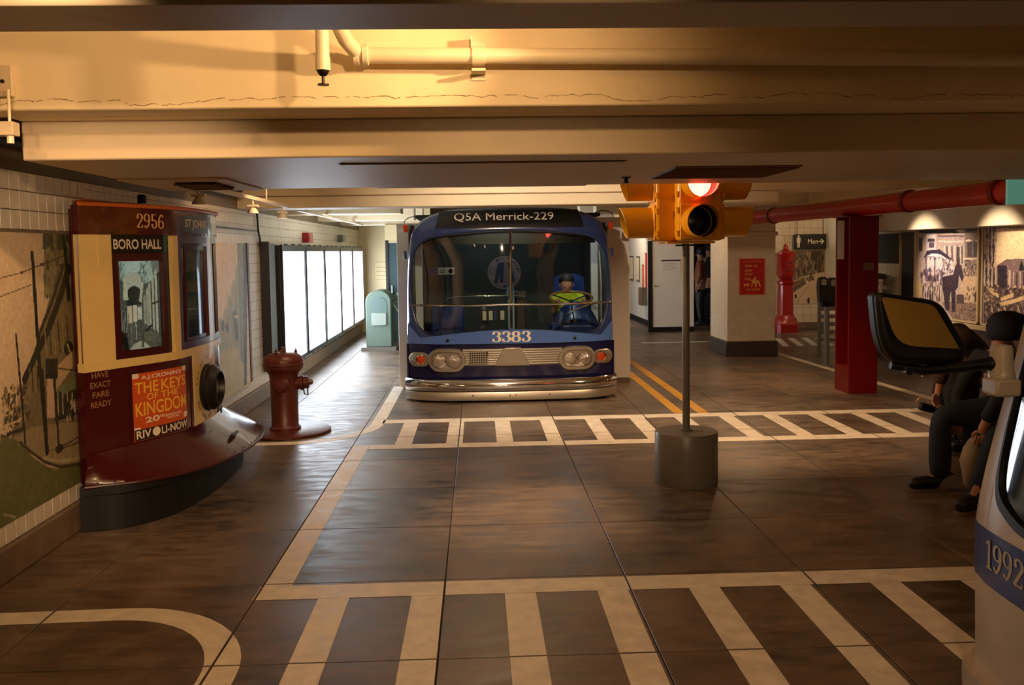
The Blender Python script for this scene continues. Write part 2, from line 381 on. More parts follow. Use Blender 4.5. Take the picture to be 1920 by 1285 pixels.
M_tilewall2 = tile_wall_mat('tiled_wall_large', (222, 204, 172), (176, 154, 122), 0.15)

def struct(name, mb, m, **k):
    o = mb.build(name, m, **k); o['kind'] = 'structure'; return o

# ------------------------------------------------------------------ floor: slabs with recessed joints
floor = struct('floor', MB().box(-2.6, 7.3, -2.6, 26, -0.12, -0.012), M_joint)
G = 0.945; JX = -0.195; JY = 3.785; GAP = 0.003
cols = []; x = JX-3*G
while x < 7.2:
    a, b_ = max(x, -2.55), min(x+G, 7.2); cols.append((a, b_)); x += G
rows = []; y = JY-3*G
while y < 20.5: rows.append((y, y+G)); y += G
rows = [(-2.5, rows[0][0])]+rows+[(rows[-1][1], 26)]
CACHE = {}
for (ya, yb) in rows:
    for (xa, xb) in cols:
        sx, sy = round(xb-xa, 4), round(yb-ya, 4)
        if (sx, sy) not in CACHE:
            mb = MB(); hx, hy = sx/2-GAP, sy/2-GAP; e = 0.0015
            mb.loft([[(-hx,-hy,-.012),(hx,-hy,-.012),(hx,hy,-.012),(-hx,hy,-.012)], [(-hx,-hy,-.0015),(hx,-hy,-.0015),(hx,hy,-.0015),(-hx,hy,-.0015)], [(-hx+e,-hy+e,0),(hx-e,-hy+e,0),(hx-e,hy-e,0),(-hx+e,hy-e,0)]], cap1=True)
            o = mb.build('slab', M_floor, floor, local=True); CACHE[(sx, sy)] = o.data
        else:
            o = bpy.data.objects.new('slab', CACHE[(sx, sy)]); COL.objects.link(o); o.parent = floor
        o.location = ((xa+xb)/2, (ya+yb)/2, 0)

def clip(poly, x0, x1, y0, y1):
    for ax, val, sgn in ((0, x0, 1), (0, x1, -1), (1, y0, 1), (1, y1, -1)):
        out = []
        for i in range(len(poly)):
            p, q = poly[i], poly[(i+1) % len(poly)]; a, b_ = (p[ax]-val)*sgn, (q[ax]-val)*sgn
            if a >= 0: out.append(p)
            if (a >= 0) != (b_ >= 0):
                t = a/(a-b_); out.append((p[0]+(q[0]-p[0])*t, p[1]+(q[1]-p[1])*t))
        poly = out
        if len(poly) < 3: return []
    return poly
def paint(name, polys, m, z=0.0012):
    mb = MB()
    for P in polys:
        xs = [p[0] for p in P]; ys = [p[1] for p in P]
        for (ya, yb) in rows:
            if yb < min(ys) or ya > max(ys): continue
            for (xa, xb) in cols:
                if xb < min(xs) or xa > max(xs): continue
                c = clip(P, xa+.006, xb-.006, ya+.006, yb-.006)
                if c: mb.add([(px, py, z) for px, py in c], [tuple(range(len(c)))])
    return mb.build(name, m, floor)
def R4(x0, x1, y0, y1): return [(x0, y0), (x1, y0), (x1, y1), (x0, y1)]
def strip(pts, w):
    out = []; L_, R_ = [], []
    for i, p in enumerate(pts):
        a = pts[max(i-1, 0)]; b_ = pts[min(i+1, len(pts)-1)]; dx, dy = b_[0]-a[0], b_[1]-a[1]; l = math.hypot(dx, dy); dx /= l; dy /= l
        L_.append((p[0]-dy*w/2, p[1]+dx*w/2)); R_.append((p[0]+dy*w/2, p[1]-dx*w/2))
    return [[L_[i], L_[i+1], R_[i+1], R_[i]] for i in range(len(pts)-1)]
# near crosswalk
paint('crosswalk_rail', [R4(-1.15, 4.6, 4.51, 4.70)], M_paintw)
for k in range(9): paint('crosswalk_stripe', [R4(-.822+.4665*k, -.666+.4665*k, 1.3, 4.508)], M_paintw)
# far crosswalk
paint('crosswalk_rail', [R4(-.985, 4.72, 9.20, 9.39)], M_paintw)
paint('crosswalk_rail', [R4(-.985, 4.40, 7.985, 8.165)], M_paintw)
for k in range(12): paint('crosswalk_stripe', [R4(-.765+.4575*k, -.615+.4575*k, 8.167, 9.198)], M_paintw)
paint('lane_line', [R4(-1.14, -.99, 4.703, 8.165)], M_paintw)
c = (-1.80, 9.15)
paint('lane_line', strip([(-1.03, 11.75), (-1.03, 10.6), (-1.03, 9.6)]+[(c[0]+.77*math.cos(t), c[1]+.83*math.sin(t)) for t in [-math.pi/2*i/12 for i in range(13)]]+[(-2.1, 8.32), (-2.5, 8.32)], 0.13), M_paintw)
c = (-1.72, 3.66)
paint('lane_line', strip([(-2.5, 4.36), (-2.1, 4.37)]+[(c[0]+.63*math.sin(t), c[1]+.72*math.cos(t)) for t in [math.pi/2*i/12 for i in range(13)]]+[(-1.09, 3.2), (-1.09, 2.2), (-1.09, 1.2)], 0.15), M_paintw)
for xx in (2.085, 2.335): paint('yellow_line', [R4(xx-.055, xx+.055, 9.392, 18.5)], M_painty)
paint('lane_line', strip([(4.80, 15.5), (4.88, 13.2), (5.08, 9.4), (5.2, 7.6)], .12), M_paintw)
for k in range(7): paint('crosswalk_stripe', [[(5.0+.26*k, 15.6), (5.12+.26*k, 15.6), (5.42+.26*k, 17.0), (5.3+.26*k, 17.0)]], M_paintw)
paint('lane_line', [R4(3.0, 5.2, 16.55, 16.68)], M_paintw)

# ------------------------------------------------------------------ ceiling and beams
ceil = struct('ceiling', MB().box(-2.6, 7.3, -2.6, 26, 2.75, 2.9), M_cream)
def beam(name, boxes, m=M_cream, bev=0.008):
    mb = MB()
    for b_ in boxes: mb.box(*b_)
    return mb.build(name, m, ceil, bevel=bev)
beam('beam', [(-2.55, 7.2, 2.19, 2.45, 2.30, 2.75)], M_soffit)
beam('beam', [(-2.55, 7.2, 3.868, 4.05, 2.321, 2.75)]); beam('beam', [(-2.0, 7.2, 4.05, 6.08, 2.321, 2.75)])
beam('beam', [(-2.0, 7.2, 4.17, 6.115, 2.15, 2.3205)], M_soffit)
beam('beam', [(-2.55, 3.3, 9.93, 10.38, 2.21, 2.335)])
beam('beam', [(-2.55, 7.2, 9.85, 10.4, 2.336, 2.75)])
for yy in (12.3, 14.9, 17.3): beam('beam', [(-2.55, -1.0, yy, yy+.4, 2.24, 2.75)]); beam('beam', [(1.96, 6.24, yy+.1, yy+.5, 2.30, 2.75)])
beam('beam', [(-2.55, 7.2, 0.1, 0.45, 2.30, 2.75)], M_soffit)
# flaking paint crack on the upper beam face
mb = MB(); px = -2.5; pz = 2.345; P = []
while px < 4.2:
    P.append((px, pz)); px += random.uniform(.006, .03); pz = min(2.368, max(2.338, pz+random.uniform(-.0075, .0075)))
for i in range(len(P)-1):
    if random.random() < .12: continue
    t = random.uniform(.0012, .0032); a, b_ = P[i], P[i+1]
    mb.add([(a[0], 3.8672, a[1]-t/2), (b_[0], 3.8672, b_[1]-t/2), (b_[0], 3.8672, b_[1]+t/2), (a[0], 3.8672, a[1]+t/2)], [(0, 1, 2, 3)])
mb.build('paint_crack', mat('crack_line_brown', (120, 90, 58), 0.9), ceil)
# soffit fittings
def plate(name, x0, x1, y0, y1, z, t, m, lab=None):
    return MB().box(x0, x1, y0, y1, z-t, z-.0003).build(name, m, ceil, bevel=.002, label=lab)
plate('panel_gap', -.655, .735, 4.45, 6.105, 2.15, .002, mat('panel_gap_dark', (52, 40, 30), .8))
plate('access_panel', -.645, .725, 4.462, 6.095, 2.1478, .006, M_soffit, 'large flush access panel in the soffit')
f = plate('vent_frame', 1.05, 1.73, 4.83, 5.56, 2.15, .008, mat('brown_vent', (132, 96, 66), .5), 'dark brown grille in the soffit')
for k in range(14): MB().obox((1.39, 4.88+k*.048, 2.1405), (.335, 0, 0), (0, .02, .004), (0, -.0005, .0018)).build('louver', mat('brown_vent_blade', (140, 100, 70), .5), f)
f = plate('vent_frame', -1.98, -1.385, 5.18, 6.06, 2.15, .012, M_soffit, 'beige air diffuser in the soffit above the trolley')
for k in range(5): MB().obox((-1.60, 5.35+k*.09, 2.128), (.12, 0, 0), (0, .02, .01), (0, -.001, .002)).build('louver', M_base, f)
MB().lathe([(.028, 0), (.028, -.006), (.012, -.008), (.012, -.03), (.02, -.032), (.02, -.036)], (.90, 5.5, 2.1497), n=14).build('sprinkler_head', M_darkmetal, ceil)

# ------------------------------------------------------------------ walls
wl = struct('wall_left', MB().box(-2.75, -2.55, -2.6, 26, 0, 2.75), M_tilewall)
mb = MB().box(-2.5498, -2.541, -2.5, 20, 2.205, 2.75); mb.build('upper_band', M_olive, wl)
bl = struct('baseboard_left', MB().box(-2.55, -2.518, -2.5, 20, 0, .188), M_base, bevel=.012)
TP = .108; tm = None
MB().box(-2.5499, -2.5485, 4.1, 6.1, .19, 2.205).build('grout_backing', M_grout, wl)
def tile_at(yc, zc):
    global tm
    if tm is None:
        o = MB().box(0, .009, -TP/2+.002, TP/2-.002, -TP/2+.002, TP/2-.002).build('tile', M_tile, wl, bevel=.0025, local=True); tm = o
    else:
        o = bpy.data.objects.new('tile', tm.data); COL.objects.link(o); o.parent = wl
        bv = o.modifiers.new('bevel', 'BEVEL'); bv.width = .0025; bv.segments = 2
    o.location = (-2.5485, yc, zc)
for i in range(17):
    for zz in (2.15, 2.042, 1.934): tile_at(4.32+i*TP, zz)
for i in range(19): tile_at(4.1+i*TP, .245)
for i in range(33): tile_at(7.7+i*TP, .245)
struct('wall_back_left', MB().box(-2.55, -1.0, 20.0, 20.2, 0, 2.75), M_creamw)
struct('wall_behind', MB().box(-2.6, 7.3, -2.8, -2.5, 0, 2.75), M_creamw)
wr = struct('wall_right', MB().box(6.55, 6.75, -2.6, 15.4, 0, 2.75), M_tilewall2)
struct('wall_right_far', MB().box(7.2, 7.4, 15.4, 26, 0, 2.75), M_creamw)
MB().box(6.75, 7.2, 15.3, 15.4, 0, 2.75).build('return', M_creamw, wr)
struct('baseboard_right', MB().box(6.515, 6.55, -2.5, 15.35, 0, .16), M_base, bevel=.01)
struct('trim_1', MB().box(6.22, 6.55, 7.0, 15.3, 1.935, 2.75), M_cream, bevel=.006)['label'] = 'cream bulkhead above the right wall murals'
wb = struct('wall_back_right', MB().box(5.0, 7.2, 18.75, 18.95, 0, 2.75), M_tilewall2)
MB().box(5.0, 7.2, 18.715, 18.75, 0, .15).build('base_course', M_base, wb, bevel=.01)
struct('wall_passage_end', MB().box(1.5, 7.2, 25.6, 25.8, 0, 2.75), mat('brown_passage', (92, 66, 44), .6, var=.2, scale=2))
wp = struct('wall_passage', MB().box(3.80, 4.0, 20.3, 25.6, 0, 2.75), M_white)
MB().box(3.775, 3.80, 20.3, 25.6, 0, .12).build('base_course', M_dark, wp)
# partition around the bus
pr = thing('bus_partition', 'white painted partition panels boxing in the old blue bus', 'partition', (.45, 11.75, 0))
MB().box(-1.015, -.70, 11.72, 11.80, 0, 2.085).build('panel', M_whitep, pr, bevel=.004)
MB().box(1.46, 1.955, 11.72, 11.80, .06, 2.13).build('panel', M_whitep, pr, bevel=.004)
MB().box(1.47, 1.945, 11.735, 11.80, 0, .06).build('plinth', M_base, pr)
MB().box(-1.015, -.96, 11.80, 14.6, 0, 2.085).build('side_panel', M_whitep, pr)
MB().box(1.90, 1.955, 11.80, 14.6, 0, 2.13).build('side_panel', M_whitep, pr)
MB().box(-1.015, 1.955, 14.6, 14.66, 0, 2.13).build('back_panel', mat('grey_green_panel', (92, 98, 92), .6, var=.15, scale=2), pr)
for sx, zt in ((-.78, 2.083), (1.62, 2.128)):
    MB().tube([(sx+.14*math.cos(t), 11.76, zt+.09*math.sin(t)) for t in [math.pi*i/10 for i in range(11)]], .006, 6).build('cable_loop', M_dark, pr)

# ------------------------------------------------------------------ unseen spot lamps, several added for brightness
M_lampw = mat('lamp_white', (230, 218, 194), 0.4)
M_lens = mat('lamp_lens', (255, 240, 210), 0.3, emit=(255, 214, 150), es=6)
def spot(pos, aim, watts, colr, cone, name='ceiling_spot_lamp', label='small white ceiling spot lamp out of view, of a set partly added for light', group='ceiling spot lamps between the beams', vis=True, top=2.75):
    p = Vector(pos); d = (Vector(aim)-p).normalized()
    t = thing(name, label, 'lamp', (pos[0], pos[1], pos[2]), 0, group)
    b0 = p-d*.10
    MB().lathe([(.02, -.03), (.04, -.03), (.042, 0), (.045, .09), (.047, .095), (.042, .095), (.04, .07)], b0, d, 20, caps=False).build('housing', M_lampw, t, smooth=True)
    MB().lathe([(.0, .0), (.04, .0), (.04, .004), (0, .004)], p-d*.032, d, 18).build('lens', M_lens, t)
    MB().tube([b0-d*.02, (b0.x, b0.y, top-.001)] if abs(b0.z-top) > .03 else [b0, (b0.x, b0.y, b0.z+.02)], .009, 8).build('stem', M_lampw, t)
    MB().lathe([(.035, -.02), (.035, -.0005)], (b0.x, b0.y, top), n=16).build('canopy', M_lampw, t)
    ld = bpy.data.lights.new('spot_light', 'SPOT'); ld.energy = watts; ld.color = colr; ld.spot_size = math.radians(cone); ld.spot_blend = 0.7; ld.shadow_soft_size = 0.035
    lo = bpy.data.objects.new('spot_light', ld); COL.objects.link(lo); lo.parent = t
    lo.location = d*.01; lo.rotation_euler = d.to_track_quat('-Z', 'Y').to_euler()
    return t
for L_ in LAMPS: spot(*L_)

# ------------------------------------------------------------------ ceiling pipework in the foreground bay
pp = thing('sprinkler_pipe', 'cream painted sprinkler pipe clamped along the upper beam face', 'pipe', (0, 3.79, 2.52))
MB().tube([(-.455, 3.788, 2.517), (1.2, 3.788, 2.50), (6.5, 3.788, 2.42)], .033, 16).build('pipe', M_pipe, pp, smooth=True)
MB().tube([(-.43, 3.788, 2.517), (-.47, 3.77, 2.525), (-.50, 3.68, 2.555), (-.55, 3.42, 2.68), (-.56, 3.38, 2.749)], .030, 14).build('elbow_pipe', M_pipe, pp, smooth=True)
for xx in (-.435, -.47): MB().lathe([(.038, -.012), (.042, -.010), (.042, .010), (.038, .012)], (xx, 3.783, 2.518), (1, 0, 0), 16).build('coupling', M_pipe, pp, smooth=True)
for xx in (.02, 2.4):
    zz = 2.512-.012*xx
    k = MB().box(xx-.028, xx+.028, 3.862, 3.868, zz-.085, zz+.075).build('clamp', M_pipe, pp)
    MB().lathe([(.037, -.025), (.039, -.025), (.039, .025), (.037, .025)], (xx, 3.788, zz), (1, 0, 0), 18).build('strap', M_pipe, k, smooth=True)
    MB().box(xx-.03, xx-.024, 3.80, 3.866, zz+.03, zz+.085).build('ear', M_pipe, k)
    MB().box(xx-.028, xx+.028, 3.77, 3.866, zz-.062, zz-.052).build('ear', M_pipe, k)
dp = thing('sprinkler_drop', 'vertical sprinkler drop pipe with dark head left of the clamped pipe', 'sprinkler', (-.573, 3.568, 2.36))
MB().tube([(-.573, 3.568, 2.749), (-.573, 3.568, 2.43)], .026, 16).build('pipe', M_pipe, dp, smooth=True)
MB().lathe([(.0285, 0), (.0285, .05)], (-.573, 3.568, 2.415), n=16).build('coupling', M_pipe, dp, smooth=True)
MB().lathe([(.0, -.055), (.022, -.055), (.022, -.050), (.006, -.048), (.006, -.022), (.014, -.018), (.024, -.004), (.024, 0)], (-.573, 3.568, 2.415), n=16).build('sprinkler_head', M_darkmetal, dp, smooth=True)
# hanger and black conduits at the far upper left
for i, dz in enumerate((2.40, 2.335)): MB().tube([(-2.47+i*.03, 4.06, dz), (-2.47+i*.03, 9.8, dz)], .026, 12).build('black_pipe', M_black, ceil, smooth=True)
hg = thing('pipe_hanger', 'cream slotted steel hanger with threaded rod at the upper left', 'bracket', (-1.95, 3.85, 2.2))
MB().box(-1.96, -1.87, 3.84, 3.868, 2.375, 2.50).build('bracket', M_soffit, hg, bevel=.003)
for q in range(3): MB().lathe([(.008, 0), (.008, .006)], (-1.925+.02*(q % 2), 3.84, 2.40+q*.035), (0, -1, 0), 8).build('bolt', M_darkmetal, hg)
MB().tube([(-1.88, 3.83, 2.40), (-1.88, 3.83, 2.20)], .006, 8).build('rod', M_pipe, hg)
MB().box(-2.0, -1.855, 3.80, 3.86, 2.215, 2.27).build('strut', M_soffit, hg, bevel=.003)
MB().lathe([(.014, 0), (.014, -.03)], (-1.88, 3.83, 2.215), n=8).build('nut', M_pipe, hg)
# ------------------------------------------------------------------ trolley front
M_maroon = mat('maroon_enamel', (72, 15, 15), 0.2, var=0.12, scale=4, coat=0.3)
M_maroond = mat('dark_maroon_frame', (62, 14, 16), 0.3, coat=0.2)
M_tcream = mat('trolley_cream', (230, 198, 128), 0.35, var=0.06, scale=4, coat=0.2)
M_orange = mat('roof_lamplit_orange', (196, 98, 36), 0.45)  # orange light of the lamp above is put into the roof colour
M_gold = mat('gold_lettering', (222, 178, 96), 0.45)
M_goldd = mat('worn_gold_lettering', (150, 108, 66), 0.5)
M_sign = mat('sign_black', (18, 17, 17), 0.35)
M_signw = mat('sign_white_lettering', (228, 216, 188), 0.5)
M_glass = glass_mat('window_glass', (232, 240, 236), 0.09)
M_chrome = mat('chrome', (220, 220, 222), 0.08, metal=1.0)
M_lampglass = mat('headlamp_glass', (190, 190, 180), 0.08, metal=0.6)
TP_ = [(-2.46, 5.77), (-2.145, 6.36), (-2.085, 6.62), (-2.065, 6.98), (-2.085, 7.34), (-2.145, 7.60), (-2.46, 8.19)]
def catmull(P, n=24):
    Q = [(2*P[0][0]-P[1][0], 2*P[0][1]-P[1][1])]+P+[(2*P[-1][0]-P[-2][0], 2*P[-1][1]-P[-2][1])]; out = []
    for i in range(1, len(Q)-2):
        for k in range(n):
            t = k/n; p0, p1, p2, p3 = Q[i-1:i+3]
            out.append(tuple(.5*((2*p1[a])+(-p0[a]+p2[a])*t+(2*p0[a]-5*p1[a]+4*p2[a]-p3[a])*t*t+(-p0[a]+3*p1[a]-3*p2[a]+p3[a])*t**3) for a in (0, 1)))
    return out+[P[-1]]
TC = catmull(TP_); TS = [0.0]
for i in range(1, len(TC)): TS.append(TS[-1]+math.hypot(TC[i][0]-TC[i-1][0], TC[i][1]-TC[i-1][1]))
TL_ = TS[-1]; TXY = np.array(TC)
def tmap(s, z, d=0.0):
    """s metres along the curved trolley front, d metres outwards"""
    x = np.interp(s, TS, TXY[:, 0]); y = np.interp(s, TS, TXY[:, 1])
    xa = np.interp(s+.02, TS, TXY[:, 0])-np.interp(s-.02, TS, TXY[:, 0]); ya = np.interp(s+.02, TS, TXY[:, 1])-np.interp(s-.02, TS, TXY[:, 1]); l = math.hypot(xa, ya)
    return (x+ya/l*d, y-xa/l*d, z)
tr = thing('trolley_front', 'maroon and cream streetcar front standing out from the left wall', 'streetcar', (-2.4, 6.98, 0))
def tplate(name, s0, s1, z0, z1, d0, d1, m, par=tr, bevel=.003, nz=1, lab=None):
    n = max(2, int(abs(s1-s0)/.05))
    return MB().slab(n, nz, lambda u, v, d: tmap(s0+(s1-s0)*u, z0+(z1-z0)*v, d0+(d1-d0)*d)).build(name, m, par, smooth=True, label=lab)
def tframe(name, s0, s1, z0, z1, ws, wz, d0, d1, m, par=tr):
    mb = MB()
    for a, b_, c_, e in ((s0, s0+ws, z0, z1), (s1-ws, s1, z0, z1), (s0+ws, s1-ws, z0, z0+wz), (s0+ws, s1-ws, z1-wz, z1)):
        mb.slab(max(2, int((b_-a)/.06)), 1, lambda u, v, d: tmap(a+(b_-a)*u, c_+(e-c_)*v, d0+(d1-d0)*d))
    return mb.build(name, m, par, smooth=True)
def rivets(par, pts, r=.006):
    mb = MB()
    for s, z, d in pts: mb.lathe([(r, 0), (r*.8, r*.45), (0, r*.6)], tmap(s, z, d), Vector(tmap(s, z, d+1))-Vector(tmap(s, z, d)), 8)
    o = mb.build('rivets', par.data.materials[0], par, smooth=True, kind='stuff'); return o
S_ = TL_
# body shell behind the panels
tplate('body', 0, S_, .30, 2.02, -.07, -.05, M_maroond)
lb = tplate('letter_board', 0, S_, 1.862, 2.045, -.05, .012, M_maroon)
rivets(lb, [(.05+.1*i, 1.875, .012) for i in range(int(S_/.1))]+[(.05+.1*i, 2.03, .012) for i in range(int(S_/.1))])
# roof: a shallow dome with an edge bead, lamp glow painted in as orange
rings = []
for k in range(7):
    t = k/6; inset = -.03+.45*t; z = 2.046+.055*math.sin(t*math.pi/2)
    rings.append([(max(-2.53, tmap(S_*i/40, 0, .035-.5*t)[0]), 6.98+(tmap(S_*i/40, 0, .035)[1]-6.98)*(1-.35*t), z) for i in range(41)])
MB().loft(rings, closed=False).build('roof', M_orange, tr, smooth=2)
MB().tube([tmap(S_*i/40, 2.05, .022) for i in range(41)], .014, 8).build('roof_bead', M_orange, tr, smooth=True)
MB().lathe([(.03, 0), (.03, .05), (.02, .06)], (-2.30, 6.45, 2.085), n=12).build('roof_socket', M_black, tr)
# number 2956
def arc_s(x):  # s where the near side of the curve has the given y
    return float(np.interp(x, TXY[:, 1], TS))
n0 = arc_s(6.16)
letter('2956', lambda u, v: tmap(n0+u, 1.905+v, .0135), .235, .098, M_gold, lb, vf=serif_num('2956', .05, .14))
# destination box over the centre window
d0 = arc_s(6.60); d1 = arc_s(7.12)
db = tplate('destination_box', d0, d1, 1.885, 2.005, .0125, .016, M_sign, lb)
letter('ST JOHNS', lambda u, v: tmap(d0+.03+u, 1.905+v, .0172), .43, .075, M_signw, lb, bold=.02)
# corner post, cream, with riveted gusset plates
def post(s0, s1): return tplate('post', s0, s1, 1.0, 1.862, -.05, .004, M_tcream)
w0 = arc_s(5.985); w1 = arc_s(6.42); c0 = arc_s(6.52); c1_ = arc_s(7.16)
p1 = post(0.01, w0); p2 = post(w1+.02, c0); p3 = post(c1_, arc_s(7.24)); p4 = post(arc_s(7.26+.26), S_-.01)
for sa, sb, par in ((w0-.105, w0-.005, p1), (w1+.025, c0-.012, p2)):
    g = tplate('gusset', sa, sb, 1.66, 1.855, .004, .009, M_tcream, par)
    rivets(g, [(sa+(sb-sa)*q, z, .009) for q in (.25, .75) for z in (1.69, 1.735, 1.78, 1.825)])
    g = tplate('gusset', sa, sb, 1.005, 1.11, .004, .009, M_tcream, par)
    rivets(g, [(sa+(sb-sa)*q, z, .009) for q in (.25, .75) for z in (1.03, 1.075)])
sill = tplate('sill', 0, S_, 1.0, 1.055, -.05, .012, M_tcream)
rivets(sill, [(.04+.09*i, 1.012, .012) for i in range(int(S_/.09))], .005)
# near window: destination sign above, sash below
tplate('sign_box', w0, w1-.015, 1.745, 1.862, -.04, -.012, M_sign)
sb_ = [o for o in tr.children if o.name.startswith('sign_box')][0]
letter('BORO HALL', lambda u, v: tmap(w0+.028+u, 1.768+v, -.010), w1-w0-.09, .066, M_signw, sb_, bold=.02)
tplate('sign_edge', w1-.035, w1-.012, 1.06, 1.862, -.04, -.008, mat('teal_sash_edge', (50, 96, 96), .4))
tplate('jamb', w1-.012, w1+.02, 1.055, 1.862, -.05, -.02, M_black)
wf = tframe('window_sash', w0, w1-.035, 1.055, 1.742, .042, .048, -.045, .006, M_maroond)
tframe('window_bead', w0+.036, w1-.071, 1.098, 1.700, .008, .01, .006, .010, M_maroon, wf)
# picture behind the near glass: an old covered street in black and white
cv = Canvas(92, 132, (96, 98, 94))
cv.poly([(0, 1), (1, 1), (1, .84), (.72, .74), (.3, .72), (0, .8)], (196, 214, 208)).rect(.25, .86, .66, 1, (206, 224, 220))
for i in range(26): cv.line(rng.uniform(0, .2), rng.uniform(.55, 1), rng.uniform(0, .24), rng.uniform(.55, 1), .012, (70, 92, 92), .8)
for i in range(22): cv.line(rng.uniform(.5, .75), rng.uniform(.68, 1), rng.uniform(.5, .78), rng.uniform(.62, 1), .014, (84, 98, 98), .7)
cv.poly([(.2, .62), (.24, .82), (.36, .86), (.52, .85), (.56, .78), (.56, .6)], (204, 200, 188)).ell(.40, .60, .17, .11, (38, 46, 46)).rect(.23, .50, .54, .60, (44, 52, 52))
cv.poly([(.16, .56), (.18, .8), (.24, .8), (.27, .56)], (216, 208, 190)).poly([(.5, .54), (.56, .74), (.62, .74), (.56, .52)], (210, 204, 190))
cv.poly([(.72, .6), (.95, .86), (1, .98), (1, .84), (.74, .5)], (60, 60, 58)).poly([(.8, .98), (1, 1), (1, .86), (.85, .8)], (150, 150, 144))
cv.rect(.24, .30, .34, .49, (232, 206, 186)).rect(.36, .32, .45, .50, (236, 216, 200)).rect(.46, .33, .55, .48, (214, 214, 206))
for i, x_ in enumerate((.60, .66, .72, .80, .88)): cv.poly([(x_, .28-.02*i), (x_+.05, .28-.03*i), (x_+.055, .62+.07*i), (x_, .58+.07*i)], (176+10*i, 172+10*i, 160+10*i))
cv.line(.8, .50, 1, .53, .03, (60, 58, 56)).line(.62, .2, .78, .26, .04, (40, 40, 40))
for i in range(11): cv.line(.06+.02*i, .18, .05+.02*i, .45, .008, (180, 182, 176) if i % 2 else (30, 32, 32))
cv.poly([(0, 0), (1, 0), (1, .10), (.62, .2), (.3, .16), (0, .14)], (98, 96, 88)).poly([(0, 0), (.25, 0), (.2, .2), (0, .24)], (26, 28, 28)).poly([(.25, 0), (.75, 0), (.55, .1), (.34, .07)], (196, 190, 176)).poly([(.55, .08), (.6, .2), (.92, .16), (1, .06)], (116, 114, 100))
cv.line(.42, .12, .41, .33, .012, (220, 220, 214)).line(.30, .1, .31, .28, .03, (128, 128, 122)).line(.55, .04, .57, .2, .05, (84, 84, 74))
cv.noise(9).noise(7, 3)
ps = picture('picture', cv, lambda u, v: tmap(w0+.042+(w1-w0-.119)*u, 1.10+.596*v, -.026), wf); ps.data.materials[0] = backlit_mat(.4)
tplate('pane', w0+.04, w1-.075, 1.10, 1.698, -.012, -.009, M_glass, wf)
# centre window
cf = tframe('window_sash', c0, c1_, 1.055, 1.862, .05, .05, -.05, .004, M_maroond)
tframe('inner_sash', c0+.13, c1_-.05, 1.10, 1.79, .03, .03, -.05, -.01, M_maroon, cf)
tplate('header', c0, c1_, 1.79, 1.862, -.05, .002, M_maroon)
cv = Canvas(60, 90, (150, 140, 128))
cv.rect(0, .7, 1, 1, (186, 166, 150)).rect(0, .62, 1, .72, (110, 116, 100)).rect(0, .50, 1, .6, (176, 158, 136)).rect(0, .2, 1, .5, (92, 98, 96)).rect(.3, .25, .8, .45, (130, 138, 130)).rect(0, 0, 1, .2, (40, 42, 42)).noise(10, 4)
picture('picture', cv, lambda u, v: tmap(c0+.06+(c1_-c0-.12)*u, 1.11+.68*v, -.046), cf)
tplate('pane', c0+.05, c1_-.05, 1.10, 1.80, -.022, -.019, M_glass, cf)
# far (hidden) side window
f0 = arc_s(7.26); f1 = arc_s(7.50); tframe('window_sash', f0-.02, f1+.02, 1.055, 1.862, .05, .05, -.05, .004, M_maroond); tplate('pane', f0, f1, 1.10, 1.82, -.04, -.036, M_glass)
# lower panels
h0 = arc_s(6.70); h1 = arc_s(7.26)
low = tplate('lower_panel', 0, h0, .455, 1.0, -.05, .0, M_maroon); tplate('lower_panel', h1, S_, .455, 1.0, -.05, .0, M_maroon)
rivets(low, [(.03, .5+.08*i, 0) for i in range(6)]+[(.05+.1*i, .985, 0) for i in range(9)])
tplate('batten', h0-.05, h0-.035, .46, 1.0, .0, .006, M_maroond)
hp = tplate('headlight_panel', h0, h1, .43, 1.0, -.05, .003, M_tcream)
for i, tx in enumerate(('HAVE', 'EXACT', 'FARE', 'READY')):
    ww = (.125, .155, .125, .155)[i]; sa = .042+(.155-ww)/2
    letter(tx, lambda u, v: tmap(sa+u, .955-.062*i+v, .0025), ww, .038, M_goldd, low, bold=.018)
# theatre card in a frame
q0 = arc_s(6.085); q1 = arc_s(6.555)
fr = tplate('card_frame', q0-.02, q1+.02, .475, .965, 0, .006, M_maroond)
card = tplate('poster', q0, q1, .495, .945, .006, .009, mat('poster_orange', (206, 84, 28), .45, var=.06, scale=10))
M_py = mat('poster_yellow_ink', (240, 186, 60), .5); M_pw = mat('poster_cream_ink', (238, 222, 196), .5); M_pk = mat('poster_dark_ink', (40, 24, 20), .5)
W_ = q1-q0
def pl(tx, u0, u1, v0, v1, m, bold=.02): letter(tx, lambda u, v: tmap(q0+W_*u0+u, .495+.45*v0+v, .0102), W_*(u1-u0), .45*(v1-v0), m, card, bold)
tplate('band', q0+.005, q1-.005, .497, .570, .009, .0096, M_pk, card)
for sa in ((0, .10, .93, 1.0), (.9, 1.0, .93, 1.0), (.9, 1, .2, .28), (0, .1, .17, .2)): tplate('corner', q0+W_*sa[0], q0+W_*sa[1], .495+.45*sa[2], .495+.45*sa[3], .009, .0095, M_pw, card)
pl("A.J.CRONIN'S", .14, .86, .885, .965, M_pw); pl('THE', .03, .42, .70, .865, M_py, .012); pl('KEYS', .47, .97, .70, .865, M_py, .012); pl('OF', .22, .41, .585, .685, M_py, .012); pl('THE', .46, .78, .585, .685, M_py, .012); pl('KINGDOM', .03, .97, .36, .565, M_py, .012)
pl('20', .18, .42, .245, .335, M_pw); pl('th', .43, .50, .29, .335, M_pw); pl('CENTURY-FOX', .50, .84, .28, .315, M_pw, .03); pl('PICTURE', .56, .78, .24, .27, M_pw, .03)
pl('RIV', .03, .27, .03, .15, M_pw); pl('LI-NOW', .45, .98, .03, .15, M_pw)
